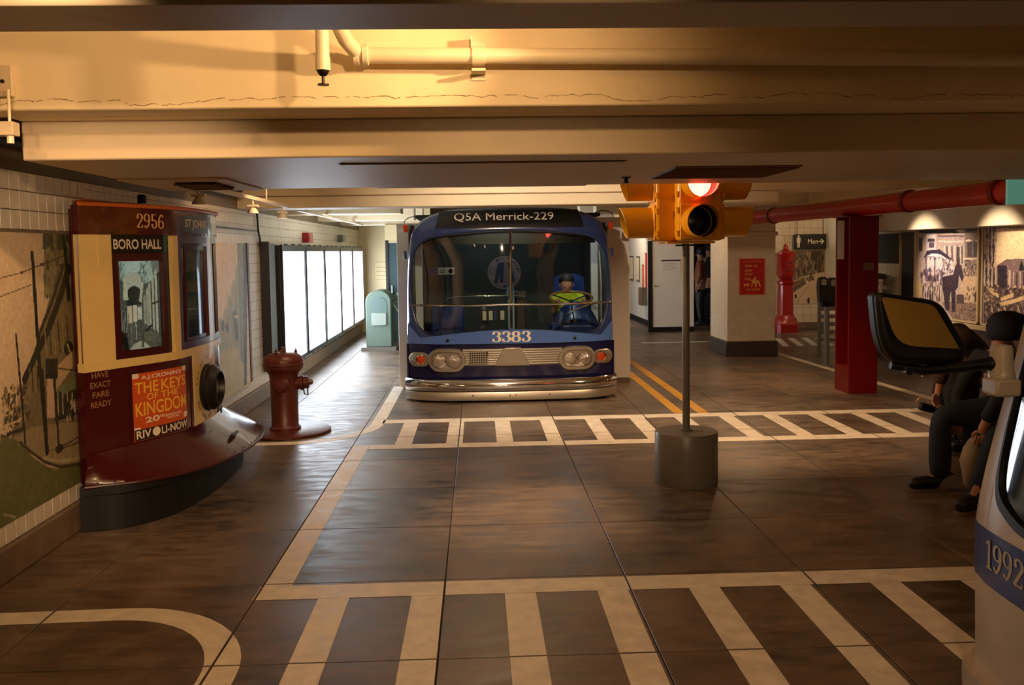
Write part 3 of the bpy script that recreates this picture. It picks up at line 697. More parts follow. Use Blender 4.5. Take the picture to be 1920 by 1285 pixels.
MB().prism(arcp(q0+W_*.36, .536, .034, .03, 0, 348, 20), lambda u, v, d: tmap(u, v, d), .0096, .0104).build('badge', M_pw, card)
# headlight ring
hc = Vector(tmap(arc_s(6.98), .725, 0)); ha = Vector((1, 0, 0))
hl = MB().lathe([(.175, 0), (.18, .02), (.168, .035), (.172, .06), (.15, .085), (.14, .10), (.118, .108), (.112, .095), (.108, .06)], hc, ha, 40, caps=False).build('headlight', M_black, tr, smooth=True)
MB().lathe([(.0, .075), (.06, .072), (.108, .06)], hc, ha, 32, caps=False).build('lens', M_lampglass, hl, smooth=2)
MB().lathe([(.175, -.004), (.175, .004)], hc, ha, 32).build('back', M_black, hl)
MB().box(hc.x+.10, hc.x+.108, hc.y-.012, hc.y+.012, hc.z-.2, hc.z-.165).build('bracket', M_black, hl)
M_ink = mat('brown_ink', (60, 38, 26), .5)
def ring_text(txt, a0, a1, r):
    for i, ch in enumerate(txt):
        if ch == ' ': continue
        a = math.radians(a0+(a1-a0)*i/(len(txt)-1)); up = 1 if a0 > a1 and a0 > 0 else -1
        V, F = fit(glyphs(ch, .02, 2), .022, .030); cx, cz = arc_s(6.98)+r*math.cos(a), .725+r*math.sin(a)
        t = a-math.pi/2 if up > 0 else a+math.pi/2
        mb = MB(); mb.add([tmap(cx+(u-.011)*math.cos(t)-(v-.015)*math.sin(t), cz+(u-.011)*math.sin(t)+(v-.015)*math.cos(t), .0045) for u, v in V], F); mb.build('lettering', M_ink, hp)
ring_text('PAY AS YOU ENTER', 165, 15, .225)
ring_text('PAY WHEN YOU LEAVE', 205, 335, .225)
# flared apron and black underframe
B_ = catmull([(-2.46, 5.71), (-2.16, 5.85), (-1.93, 6.10), (-1.775, 6.45), (-1.715, 6.98), (-1.775, 7.51), (-1.93, 7.86), (-2.16, 8.11), (-2.46, 8.25)], 12)
bx = np.array(B_); bs = np.linspace(0, 1, len(bx))
def bmap(u): return np.array((np.interp(u, bs, bx[:, 0]), np.interp(u, bs, bx[:, 1])))
def apron(u, v, d):
    t = np.array(tmap(S_*u, 0, .006+.008*d)[:2]); b_ = bmap(u); k = v; e = .5-.5*math.cos(k*math.pi)*.9-.05
    p = t+(b_-t)*(k*.75+e*.25); return (p[0], p[1], .475+(.29-.475)*v+.008*d)
ap = MB().slab(48, 6, apron).build('apron', M_maroon, tr, smooth=True)
MB().tube([(*bmap(i/48), .288) for i in range(49)], .012, 8).build('apron_bead', M_maroond, tr, smooth=True)
mb = MB()
for i in range(26):
    p = bmap(.03+.94*i/25); mb.ball((p[0]-.006, p[1], .31), .006, 6)
mb.build('rivets', M_maroond, ap, smooth=True, kind='stuff')
MB().obox((-1.835, 6.84, .385), (.012, 0, .012), (0, .075, 0), (.008, 0, -.008)).build('step_slot', M_black, ap, bevel=.004)
U_ = [(-2.50, 5.73), (-2.26, 5.80), (-2.06, 6.05), (-1.96, 6.45), (-1.93, 6.98), (-1.96, 7.51), (-2.06, 7.91), (-2.26, 8.16), (-2.50, 8.23)]
mb = MB(); mb.prism(catmull(U_, 6), lambda u, v, d: (u, v, d), 0.0, .288); mb.build('underframe', mat('black_underframe', (9, 9, 9), .6), tr)
mb = MB(); mb.prism(catmull([(x+.03, 6.98+(y-6.98)*1.01) for x, y in U_], 6), lambda u, v, d: (u, v, d), .235, .29); mb.build('step', mat('black_rubber', (9, 9, 9), .6), tr)
for sg in (-1, 1): MB().prism([(-2.47, 6.98+sg*1.20), (-2.45, 6.98+sg*1.19), (-2.529, 6.98+sg*.92), (-2.533, 6.98+sg*.97)], lambda u, v, d: (u, v, d), .29, 2.04).build('wall_flange', M_maroond, tr)
# ------------------------------------------------------------------ old blue bus front
M_blue = mat('bus_blue', (38, 54, 98), 0.22, coat=0.5, var=.05, scale=3)
M_lblue = mat('bus_light_blue', (78, 108, 170), 0.2, coat=0.5)
M_navy = mat('bus_navy', (22, 22, 58), 0.2, coat=0.5)
M_alu = mat('brushed_aluminium', (188, 178, 160), 0.35, metal=0.85)
M_rub = mat('window_rubber', (12, 12, 13), 0.5)
M_amber = mat('amber_lens', (170, 54, 12), 0.15, coat=.4)
M_headg = mat('headlight_glass', (214, 206, 192), 0.1, metal=0.95, bump=.5, scale=22)
BX = .378
def bfront(u, z, d=0.0):
    """front skin of the bus: u from the centre line, z height, d outwards (towards the camera)"""
    t = abs(u)/1.21; y = 10.46+.10*t*t+.16*t**6
    y += max(0, z-.85)*.025 + max(0, z-1.95)**2*2.6 + max(0, .62-z)*.02
    return (BX+u, y-d, z)
bus = thing('city_bus', 'blue vintage city bus front with Q5A Merrick destination sign', 'bus', (BX, 11.0, 0))
def ray_poly(P, c, a):
    dx, dz = math.cos(a), math.sin(a); best = 0
    for i in range(len(P)):
        (x0, z0), (x1, z1) = P[i], P[(i+1) % len(P)]; ex, ez = x1-x0, z1-z0; den = dx*ez-dz*ex
        if abs(den) < 1e-9: continue
        t = ((x0-c[0])*ez-(z0-c[1])*ex)/den; s = ((x0-c[0])*dz-(z0-c[1])*dx)/den
        if t > 0 and -1e-6 <= s <= 1+1e-6: best = max(best, t)
    return (c[0]+dx*best, c[1]+dz*best)
def rounded(P, r, n=6):
    out = []
    for i in range(len(P)):
        p = Vector(P[i]); a = Vector(P[i-1]); b_ = Vector(P[(i+1) % len(P)]); rr = r[i] if isinstance(r, list) else r
        va = (a-p); vb = (b_-p); la = min(rr, va.length*.49); lb = min(rr, vb.length*.49); s = p+va.normalized()*la; e = p+vb.normalized()*lb
        for k in range(n+1):
            t = k/n; q = s*(1-t)**2+p*2*t*(1-t)+e*t*t; out.append((q.x, q.y))
    return out
WS = rounded([(-1.03, .745), (0, .845), (1.03, .745), (1.175, 1.2), (1.10, 1.86), (0, 1.97), (-1.10, 1.86), (-1.175, 1.2)], [.2, .5, .2, .35, .28, .6, .28, .35])
OUT = rounded([(-1.215, .655), (1.215, .655), (1.195, 1.5), (1.13, 2.05), (.75, 2.21), (0, 2.225), (-.75, 2.21), (-1.13, 2.05), (-1.195, 1.5)], [.01, .01, .4, .22, .2, .3, .2, .22, .4])
cc = (0, 1.3); NA = 120
angs = [2*math.pi*(i+.5)/NA for i in range(NA)]
rin = [ray_poly(WS, cc, a) for a in angs]; rout = [ray_poly(OUT, cc, a) for a in angs]
def ring(t, d=0, back=0):
    R_ = []
    for (ui, zi), (uo, zo) in zip(rin, rout):
        p = bfront(ui+(uo-ui)*t, zi+(zo-zi)*t, d); R_.append((p[0], p[1]+back, p[2]))
    return R_
sh = [ring(0, -.05), ring(0, .0), ring(.12, .012), ring(.5, .015), ring(.88, .0), ring(1, -.04)]
out1 = []
for k, (bk, sc_) in enumerate(((.09, 1.0), (.2, 1.004), (1.6, 1.004))):
    out1.append([(BX+u*sc_, 10.60+.10+bk+(.0 if z < 1.95 else (z-1.95)*.5), z) for u, z in rout])
MB().loft(sh+out1).build('front_shell', M_blue, bus, smooth=2)
# light blue band below the windscreen, following its lower edge
def band(u, v, d):
    uu = -1.2+2.4*u; lo = .66-.0*abs(uu); hi_ = ray_poly(WS, cc, math.atan2(-.5, uu) if abs(uu) > 1e-6 else -math.pi/2)
    top = .835-.09*(abs(uu)/1.03)**1.6 if abs(uu) < 1.05 else .745+(abs(uu)-1.05)*1.1
    return bfront(uu, lo+(top-.012-lo)*v, .004+.014*d)
MB().slab(48, 4, band).build('lower_band', M_lblue, bus, smooth=True)
MB().slab(48, 4, lambda u, v, d: bfront(-1.214+2.428*u, .20+.452*v, -.03+.03*d)).build('nose_panel', M_navy, bus, smooth=True)
for sg in (-1, 1): MB().box(min(BX+sg*1.20, BX+sg*1.218), max(BX+sg*1.20, BX+sg*1.218), 10.70, 12.3, .12, .655).build('side_skirt', M_navy, bus)
# rubber gasket and glass
MB().loft([ring(-.035, .0), ring(-.01, .012), ring(.02, .016), ring(.045, .008)]).build('gasket', M_rub, bus, smooth=2)
gl = MB(); GR = [[bfront(ui*k, 1.3+(zi-1.3)*k, -.022) for ui, zi in rin] for k in (.985, .66, .33, .02)]
gl.loft(GR); wg = gl.build('windscreen', glass_mat('windscreen_glass', (214, 226, 222), 0.075), bus, smooth=2)
MB().slab(30, 1, lambda u, v, d: bfront(-1.0+2.0*u, 1.80+(.12-.05*abs(2*u-1)**2)*v, -.06-.02*d)).build('sun_band', M_black, bus)
MB().tube([bfront(.005, z, .012) for z in (.845, 1.1, 1.5, 1.96)], .014, 8).build('centre_bar', M_chrome, bus, smooth=True)
MB().tube([bfront(-1.17+2.34*i/16, 1.105+.004*math.sin(i), .022) for i in range(17)], .011, 8).build('guard_bar', M_chrome, bus, smooth=True)
# destination sign
sgn = MB().slab(30, 6, lambda u, v, d: bfront((-.835+1.67*u)*(1.02-.06*v), 1.985+.205*v, .006+.014*d)).build('destination_sign', M_sign, bus, smooth=True)
M_dest = mat('destination_lettering', (206, 190, 166), .5, emit=(200, 180, 150), es=.15)
letter('Q5A Merrick-229', lambda u, v: bfront(-.632+u, 2.055+v, .030), 1.14, .105, M_dest, sgn, bold=.0)
nb = [o for o in bus.children if o.name == 'lower_band'][0]
letter('3383', lambda u, v: bfront(-.225+u, .678+v, .0195), .45, .125, mat('white_gold_lettering', (232, 214, 190), .4), nb, vf=serif_num('3383', .06, .2))
for uu in (-.73, .73):
    k = MB().lathe([(.02, 0), (.016, .03), (.006, .035)], bfront(uu, .71, .018), (0, -1, .2), 12).build('wiper_pivot', M_black, bus, smooth=True)
# grille
gr = MB().slab(24, 1, lambda u, v, d: bfront(-.56+1.14*u, .412+.19*v, .0+.012*d)).build('grille', M_alu, bus)
for k in range(7): MB().tube([bfront(-.56+1.14*i/12, .425+.027*k, .014) for i in range(13)], .007, 6).build('grille_bar', M_alu, gr, smooth=True)
gm = MB().slab(4, 1, lambda u, v, d: bfront(-.485+.215*u, .432+.14*v, .018+.006*d)).build('mesh_plate', M_dark, gr)
for k in range(9): MB().box(BX-.49+.026*k, BX-.482+.026*k, bfront(-.4, .5, .03)[1], bfront(-.4, .5, .02)[1], .432, .575).build('mesh_wire', M_alu, gm)
for k in range(6): MB().box(BX-.488, BX-.268, bfront(-.4, .5, .031)[1], bfront(-.4, .5, .022)[1], .434+.026*k, .442+.026*k).build('mesh_wire', M_alu, gm)
tz = MB().prism([(-.20, .405), (.21, .405), (.105, .615), (-.085, .615)], lambda u, v, d: bfront(u, v, d), .012, .035).build('centre_badge', M_alu, bus, bevel=.008)
MB().prism([(-.165, .425), (.175, .425), (.165, .445), (-.155, .445)], lambda u, v, d: bfront(u, v, d), .036, .04).build('badge_bar', M_steel, tz)
def stadium(cx, cz, w, h, n=12):
    r = h/2; return [(cx+w/2-r+r*math.cos(t), cz+r*math.sin(t)) for t in [-math.pi/2+math.pi*i/n for i in range(n+1)]]+[(cx-w/2+r+r*math.cos(t), cz+r*math.sin(t)) for t in [math.pi/2+math.pi*i/n for i in range(n+1)]]
for sg, cu in ((-1, -.745), (1, .755)):
    def bz(k, dd): return [bfront(u, z, dd) for u, z in stadium(cu, .475, .44*k+(.0 if k == 1 else .0), .275*k)]
    s0 = stadium(cu, .475, .44, .275); s1 = stadium(cu, .475, .425, .26); s2 = stadium(cu, .475, .36, .195); s3 = stadium(cu, .475, .345, .18)
    bzl = MB().loft([[bfront(u, z, d_) for u, z in S] for S, d_ in ((s0, .0), (s0, .035), (s1, .05), (s2, .05), (s3, .03))]).build('headlight_bezel', M_alu, bus, smooth=True)
    MB().prism(s3, lambda u, v, d: bfront(u, v, d), .024, .030).build('headlight_plate', M_alu, bzl)
    for du in (-.085, .085):
        c_ = bfront(cu+du, .472, .03)
        h = MB().lathe([(.074, 0), (.078, .012), (.07, .018), (.066, .012)], c_, (0, -1, 0), 28, caps=False).build('headlight_ring', M_chrome, bzl, smooth=True)
        MB().lathe([(.067, .012), (.045, .024), (0, .030)], c_, (0, -1, 0), 24, caps=False).build('headlight_lens', M_headg, bzl, smooth=2)
    cu2 = 1.07*sg
    st = stadium(cu2, .478, .25, .165); st2 = stadium(cu2, .478, .235, .15)
    tb = MB().loft([[bfront(min(1.2, max(-1.2, u)), z, d_) for u, z in S] for S, d_ in ((st, 0), (st, .02), (st2, .028))], cap1=True).build('turn_signal', M_alu, bus, smooth=True)
    c_ = bfront(cu2-.025*sg, .478, .02)
    MB().lathe([(.06, 0), (.06, .014), (.052, .016)], c_, (0, -1, 0), 24).build('rim', M_chrome, tb, smooth=True)
    MB().lathe([(.05, .014), (.048, .03), (.02, .038), (0, .039)], c_, (0, -1, 0), 24).build('amber_lens', M_amber, tb, smooth=True)
    MB().obox((BX+sg*1.215, 10.92, 2.0), (.028, 0, 0), (0, .04, 0), (0, 0, .045)).build('marker_light', M_amber, bus, bevel=.01)
    MB().obox((BX+sg*1.213, 10.78, 1.69), (.016, 0, 0), (0, .02, 0), (0, 0, .05)).build('hinge', M_blue, bus, bevel=.006)
# bumper
def bump(u, z, d=0):
    t = abs(u)/1.235; return (BX+u, 10.36+.10*t*t+.22*t**8-d, z)
prof_hi = [(.005, .125), (.035, .14), (.055, .17), (.058, .20), (.04, .24), (.01, .262)]
prof_lo = [(.0, .02), (.045, .03), (.05, .07), (.03, .12), (.0, .128)]
for nm, pf, mm in (('bumper', prof_hi, M_chrome), ('bumper_skirt', prof_lo, M_alu)):
    rr = [[bump(-1.235+2.47*i/48, z, d) for i in range(49)] for d, z in pf]
    bk = [[(p[0], p[1]+.05, p[2]) for p in rr[-1]], [(p[0], p[1]+.05, p[2]) for p in rr[0]]]
    o = MB().loft(rr+bk+[rr[0]], closed=False).build(nm, mm, bus, smooth=True)
    for sg in (-1, 1):
        MB().loft([[(bump(sg*1.235, z, d)[0], bump(sg*1.235, z, d)[1], z) for d, z in pf], [(BX+sg*1.238, 11.0, z) for d, z in pf]], closed=False).build('bumper_end', mm, o, smooth=True)
for uu in (-.45, -.03, .04, .42): MB().lathe([(.012, 0), (.008, .008), (0, .01)], bump(uu, .085, .05), (0, -1, 0), 10).build('bolt', M_chrome, bus, smooth=True)
MB().box(BX-1.1, BX+1.1, 10.55, 12.0, 0.0, .10).build('plinth', M_black, bus)
for uu in (-.70, .55): MB().box(BX+uu-.06, BX+uu+.06, 10.40, 10.56, 0, .03).build('foot', M_black, bus)
# bus interior
M_seat = mat('blue_seat', (36, 64, 132), .45); M_dash = mat('blue_dash', (30, 48, 98), .3, coat=.3)
M_intd = mat('bus_interior', (58, 66, 64), .6, var=.2, scale=3)
MB().box(BX-1.16, BX+1.16, 10.75, 13.6, .10, .16).build('bus_floor', M_dark, bus)
MB().box(BX-1.17, BX+1.17, 13.55, 13.6, .1, 2.15).build('bulkhead', M_intd, bus)
for sg in (-1, 1): MB().box(min(BX+sg*1.165, BX+sg*1.19), max(BX+sg*1.165, BX+sg*1.19), 11.0, 13.6, .655, 2.05).build('side_lining', M_intd, bus)
MB().box(BX-1.1, BX+1.1, 10.95, 13.6, 2.12, 2.16).build('headlining', M_intd, bus)
# round authority emblem on the bulkhead
lg = MB().lathe([(.245, 0), (.245, .008)], (BX+.02, 13.548, 1.40), (0, -1, 0), 40).build('emblem', mat('emblem_pink', (176, 150, 142), .5), bus)
MB().lathe([(.165, .008), (.165, .010)], (BX+.02, 13.548, 1.40), (0, -1, 0), 40).build('emblem_field', mat('emblem_tan', (150, 124, 116), .5), lg)
ey = 13.536; M_embb = mat('emblem_blue', (26, 44, 92), .5)
MB().prism([(-.15, -.15), (-.09, .15), (.0, .15), (-.02, -.15), (-.055, -.15), (-.075, -.02), (-.1, -.15)], lambda u, v, d: (BX+.02+u, ey-d, 1.40+v), 0, .004).build('emblem_stroke', M_embb, lg)
MB().prism([(.05, .15), (.10, .15), (.16, -.14), (.11, -.14)], lambda u, v, d: (BX+.02+u, ey-d, 1.40+v), 0, .004).build('emblem_stroke', M_embb, lg)
for i, ch in enumerate('NEW YORK CITY TRANSIT AUTHORITY'):
    if ch == ' ': continue
    a = math.radians(235-360*i/31); V, F = fit(glyphs(ch, .02, 2), .032, .042); t = a-math.pi/2
    mb = MB(); mb.add([(BX+.02+.205*math.cos(a)+(u-.016)*math.cos(t)-(v-.021)*math.sin(t), 13.538, 1.40+.205*math.sin(a)+(u-.016)*math.sin(t)+(v-.021)*math.cos(t)) for u, v in V], F); mb.build('lettering', M_embb, lg)
# notice sign inside
nt_ = MB().box(-.55, -.32, 12.9, 12.905, 1.40, 1.50).build('notice', M_signw, bus)
MB().box(-.68, -.55, 12.9, 12.905, 1.39, 1.51).build('notice_end', mat('notice_blue', (50, 60, 120), .5), nt_)
MB().lathe([(.032, 0), (.032, .003), (.024, .003), (.024, 0)], (-.37, 12.898, 1.45), (0, -1, 0), 20).build('notice_symbol', M_red, nt_)
for k in range(2): MB().box(-.53, -.45, 12.897, 12.899, 1.43+.03*k, 1.438+.03*k).build('notice_line', M_dark, nt_)
# rail, fare box, dash, wheel, seat
MB().tube([(-.46, 11.2, .18), (-.46, 11.2, 1.02), (-.43, 11.2, 1.09), (-.36, 11.2, 1.15), (-.24, 11.2, 1.175), (.0, 11.2, 1.175), (.52, 11.2, 1.17), (.565, 11.2, 1.16), (.58, 11.2, 1.12), (.58, 11.2, .18)], .013, 10).build('handrail', M_chrome, bus, smooth=True)
fb = MB().box(.37, .45, 11.3, 11.4, .16, 1.16).build('fare_post', mat('pale_glass_panel', (170, 190, 190), .2), bus, bevel=.01)
MB().box(.47, .60, 11.32, 11.5, .16, 1.22).build('fare_box', mat('brown_farebox', (80, 62, 52), .4, metal=.4), bus, bevel=.02)
MB().prism([(.34, 1.16), (.47, 1.16), (.44, 1.27), (.37, 1.27)], lambda u, v, d: (u, 11.3+d, v), 0, .12).build('fare_hood', mat('fare_hood_blue', (90, 120, 150), .3), bus)
bg = MB().box(.02, .36, 10.98, 11.02, .88, 1.02).build('run_number_box', M_dark, bus)
for k, xx in enumerate((.055, .13, .19, .27)): MB().box(xx, xx+(.045 if k != 2 else .03), 10.972, 10.978, .895, 1.005).build('number_card', M_signw if k != 2 else mat('notice_blue', (50, 60, 120), .5), bg)
MB().tube([(BX-.35, 11.15, .75), (BX-.25, 11.1, .92), (BX-.32, 11.15, 1.04)], .03, 8).build('door_lever', M_grey, bus, smooth=True)
def dash(u, v, d):
    a = u*math.pi; r = .30+.03*d
    return (1.18+.33*(u-.5)*2*1.0, 10.80+.25*v+.02*d, .70+.40*(1-abs(2*u-1)**2.5)*(.55+.45*v)-.02*(1-d))
MB().slab(16, 6, dash).build('dashboard', M_dash, bus, smooth=True)
MB().tube([(.98, 10.79, .82), (1.02, 10.79, .95), (1.12, 10.79, 1.0), (1.30, 10.80, 1.07), (1.42, 10.82, 1.09)], .012, 8).build('dash_trim', M_chrome, bus, smooth=True)
MB().box(.86, 1.5, 10.86, 11.1, .16, .85).build('dash_base', M_dash, bus, bevel=.04)
swc = Vector((1.13, 11.05, 1.145)); swn = Vector((0, -.25, .97)).normalized(); aa = Vector((1, 0, 0)); bb = swn.cross(aa).normalized()
sw = MB().tube([swc+(aa*math.cos(t)+bb*math.sin(t))*.255 for t in [2*math.pi*i/40 for i in range(41)]], .014, 8).build('steering_wheel', mat('tan_wheel', (140, 96, 56), .35), bus, smooth=True)
for t in (.5, 2.6, 4.7): MB().tube([swc-swn*.05, swc+(aa*math.cos(t)+bb*math.sin(t))*.25], .009, 6).build('spoke', M_chrome, sw, smooth=True)
MB().tube([swc-swn*.03, (1.13, 10.98, .8)], .02, 8).build('steering_column', M_black, sw)
st_ = MB().slab(6, 8, lambda u, v, d: (.95+.46*(u-.0)*(1-.18*v)+.04*v, 11.60+.10*v+.07*d-.08*(2*u-1)**2*(-1), .60+.82*v-.05*(2*u-1)**2*v)).build('driver_seat_back', M_seat, bus, smooth=True)
MB().box(.95, 1.42, 11.22, 11.60, .56, .66).build('driver_seat_cushion', M_seat, bus, bevel=.03)
MB().lathe([(.06, .16), (.06, .56)], (1.18, 11.42, 0), n=14).build('seat_pedestal', M_dark, bus)
for k, (xx, yy) in enumerate(((-.40, 12.2), (-.40, 12.9), (.0, 13.2))):
    MB().box(xx-.25, xx+.2, yy, yy+.42, .45, .52).build('passenger_seat', M_seat, bus, bevel=.03); MB().box(xx-.25, xx+.2, yy+.38, yy+.44, .16, .95).build('seat_back', M_seat, bus, bevel=.03)
MB().tube([(1.49, 11.0, .7), (1.5, 11.05, 1.3), (1.48, 11.1, 1.85)], .022, 8).build('window_post', M_steel, bus, smooth=True)
bl_ = bpy.data.lights.new('interior_lamp', 'POINT'); bl_.energy = 6.0; bl_.color = (.85, .95, 1.0); bl_.shadow_soft_size = .05
MB().lathe([(.05, 0), (.05, -.02), (.03, -.03)], (.1, 12.6, 2.12), n=16).build('interior_lamp_disc', M_lens, bus)
bo = bpy.data.objects.new('interior_lamp', bl_); COL.objects.link(bo); bo.parent = bus; bo.location = (.1-BX, 12.6-11.0, 2.05)
bl2 = bpy.data.lights.new('interior_lamp', 'POINT'); bl2.energy = 9.0; bl2.color = (.9, .93, 1.0); bl2.shadow_soft_size = .03  # lamp and its disc added over the wheel to brighten the child
MB().lathe([(.04, 0), (.04, -.02), (.025, -.03)], (1.1, 11.05, 2.0), n=16).build('interior_lamp_disc', M_lens, bus)
bo = bpy.data.objects.new('interior_lamp', bl2); COL.objects.link(bo); bo.parent = bus; bo.location = (1.1-BX, 11.05-11.0, 1.93)

# ------------------------------------------------------------------ child at the wheel
M_skin = mat('skin', (190, 134, 104), .5); M_hair = mat('dark_hair', (30, 22, 18), .6)
kid = thing('person', 'child in a bright yellow-green shirt at the bus steering wheel', 'person', (1.13, 11.4, .66))
kx, ky = 1.12, 11.42
P = {'hip': ((kx, ky, .72), (.11, .09)), 'waist': ((kx, ky-.01, .86), (.10, .08)), 'chest': ((kx-.005, ky-.05, 1.06), (.12, .085)), 'neck': ((kx-.01, ky-.05, 1.16), .038), 'jaw': ((kx-.015, ky-.10, 1.22), (.055, .06)), 'skull': ((kx-.015, ky-.085, 1.31), (.085, .09)), 'top': ((kx-.015, ky-.07, 1.37), (.06, .06))}
E = [('hip', 'waist'), ('waist', 'chest'), ('chest', 'neck'), ('neck', 'jaw'), ('jaw', 'skull'), ('skull', 'top')]
roots = ['hip']
for sg, n in ((-1, 'l'), (1, 'r')):
    P[n+'sh'] = ((kx+sg*.13, ky-.03, 1.09), .045); P[n+'el'] = ((kx+sg*.19, ky-.13, .96), .036); P[n+'wr'] = ((kx+sg*.17, ky-.29, 1.10), .024)
    P[n+'kn'] = ((kx+sg*.09, ky-.30, .70), .055); P[n+'an'] = ((kx+sg*.09, ky-.34, .36), .038); P[n+'ft'] = ((kx+sg*.09, ky-.46, .31), .035)
    E += [('chest', n+'sh'), (n+'sh', n+'el'), (n+'el', n+'wr'), (n+'wr', n+'palm'), ('hip', n+'kn'), (n+'kn', n+'an'), (n+'an', n+'ft')]
    roots += hand_pts(P, E, n, P[n+'wr'][0], (0, -1, .5), (-sg, 0, .4), (0, .2, -1), .7, .9)
skin('body', P, E, M_skin, kid, roots)
skin('shirt', {'a': ((kx, ky, .74), (.125, .10)), 'b': ((kx, ky-.01, .86), (.12, .095)), 'c': ((kx-.005, ky-.06, 1.09), (.15, .11)), 'n': ((kx-.01, ky-.06, 1.17), (.07, .06)), 'l': ((kx-.16, ky-.06, 1.135), .066), 'le': ((kx-.20, ky-.14, 1.05), .058), 'r': ((kx+.16, ky-.06, 1.135), .066), 're': ((kx+.20, ky-.14, 1.05), .058)},
     [('a', 'b'), ('b', 'c'), ('c', 'n'), ('c', 'l'), ('l', 'le'), ('c', 'r'), ('r', 're')], mat('lime_shirt', (214, 236, 30), .6, var=.2, scale=12), kid, ['a'])
skin('trousers', {'a': ((kx, ky, .70), (.125, .10)), 'l': ((kx-.09, ky-.29, .70), .066), 'la': ((kx-.09, ky-.33, .42), .05), 'r': ((kx+.09, ky-.29, .70), .066), 'ra': ((kx+.09, ky-.33, .42), .05)}, [('a', 'l'), ('l', 'la'), ('a', 'r'), ('r', 'ra')], M_dark, kid, ['a'])
hb = MB(); hcx, hcy, hcz = kx-.015, ky-.06, 1.335
hb.loft([[(hcx+.098*math.sin(t)*math.cos(p), hcy+.10*math.sin(t)*math.sin(p)+(.015 if math.sin(p) > 0 else 0), hcz+.02+.085*math.cos(t)-(.05*max(0, math.sin(p)) if t > 1.2 else 0)) for p in [2*math.pi*j/20 for j in range(20)]] for t in (.02, .3, .6, .9, 1.2, 1.5, 1.75)]); hb.build('hair', M_hair, kid, smooth=2)
def face(par, c, s, fwd, m=M_hair):
    """eyes, nose, mouth and ears on a head of radius s at c looking along fwd"""
    c = Vector(c); f = Vector(fwd).normalized(); r = f.cross(Vector((0, 0, 1))).normalized(); u = r.cross(f)
    for k in (-1, 1):
        MB().ball(c+f*s*.90+r*k*s*.36+u*s*.05, s*.10, 8).build('eye', m, par, smooth=2); MB().ball(c+r*k*s*.98-f*s*.05, s*.2, 8, (.5, .7, 1.2)).build('ear', M_skin, par, smooth=2)
    MB().loft([[c+f*s*.93+u*s*.12+r*s*.06*q for q in (-1, 1)]+[c+f*s*.95+u*s*.12], [c+f*s*.93-u*s*.25+r*s*.14*q for q in (-1, 1)]+[c+f*s*1.16-u*s*.22]], cap0=True, cap1=True).build('nose', M_skin, par, smooth=True)
    MB().ball(c+f*s*.88-u*s*.48, s*.2, 8, (1, .5, .3)).build('mouth', mat('lips', (150, 80, 70), .5), par, smooth=2)
face(kid, (kx-.015, ky-.09, 1.285), .088, (0, -1, -.35))

# ------------------------------------------------------------------ hydrant
M_hyd = mat('hydrant_brown_red', (88, 34, 23), .38, var=.25, scale=9, bump=.15)
hx, hy = -1.885, 8.88
hd = thing('fire_hydrant', 'brown-red cast iron fire hydrant on a round base plate', 'hydrant', (hx, hy, 0))
MB().lathe([(.425, .002), (.435, .006), (.435, .022), (.42, .030), (.0, .031)], (hx, hy, 0), n=64).build('base_plate', M_hyd, hd, smooth=True)
MB().lathe([(.150, .031), (.150, .05), (.135, .06), (.128, .07), (.129, .3), (.134, .5), (.138, .56), (.15, .585), (.178, .61), (.19, .63), (.192, .655)], (hx, hy, 0), n=40).build('barrel', M_hyd, hd, smooth=True)
cp = MB().lathe([(.192, .655), (.197, .66), (.197, .672), (.190, .678), (.192, .70), (.178, .735), (.14, .762), (.08, .775), (0, .778)], (hx, hy, 0), n=40).build('cap', M_hyd, hd, smooth=True)
MB().lathe([(.03, .775), (.03, .80), (.018, .805), (.018, .825)], (hx, hy, 0), n=5).build('operating_nut', M_hyd, cp)
for a in (.6, 2.3, 4.4): MB().lathe([(.016, .0), (.016, .03), (.006, .04), (.006, .055)], (hx+.13*math.cos(a), hy+.13*math.sin(a), .755), n=6).build('bolt', M_hyd, cp)
nz = MB().lathe([(.065, .10), (.065, .16), (.075, .165), (.075, .185), (.05, .19), (.06, .195), (.06, .235), (.03, .24), (.022, .275), (.0, .276)], (hx, hy, .47), (1, 0, .05), 18).build('nozzle', M_hyd, hd, smooth=True)
MB().tube([(hx+.19, hy-.02, .42), (hx+.20, hy-.03, .37), (hx+.23, hy-.02, .36), (hx+.225, hy, .42)], .007, 6).build('chain', M_darkmetal, nz)
MB().lathe([(.085, .09), (.085, .125), (.06, .14), (.055, .155), (.0, .16)], (hx, hy, .47), (-.05, -1, .0), 20).build('front_boss', M_hyd, hd, smooth=True)

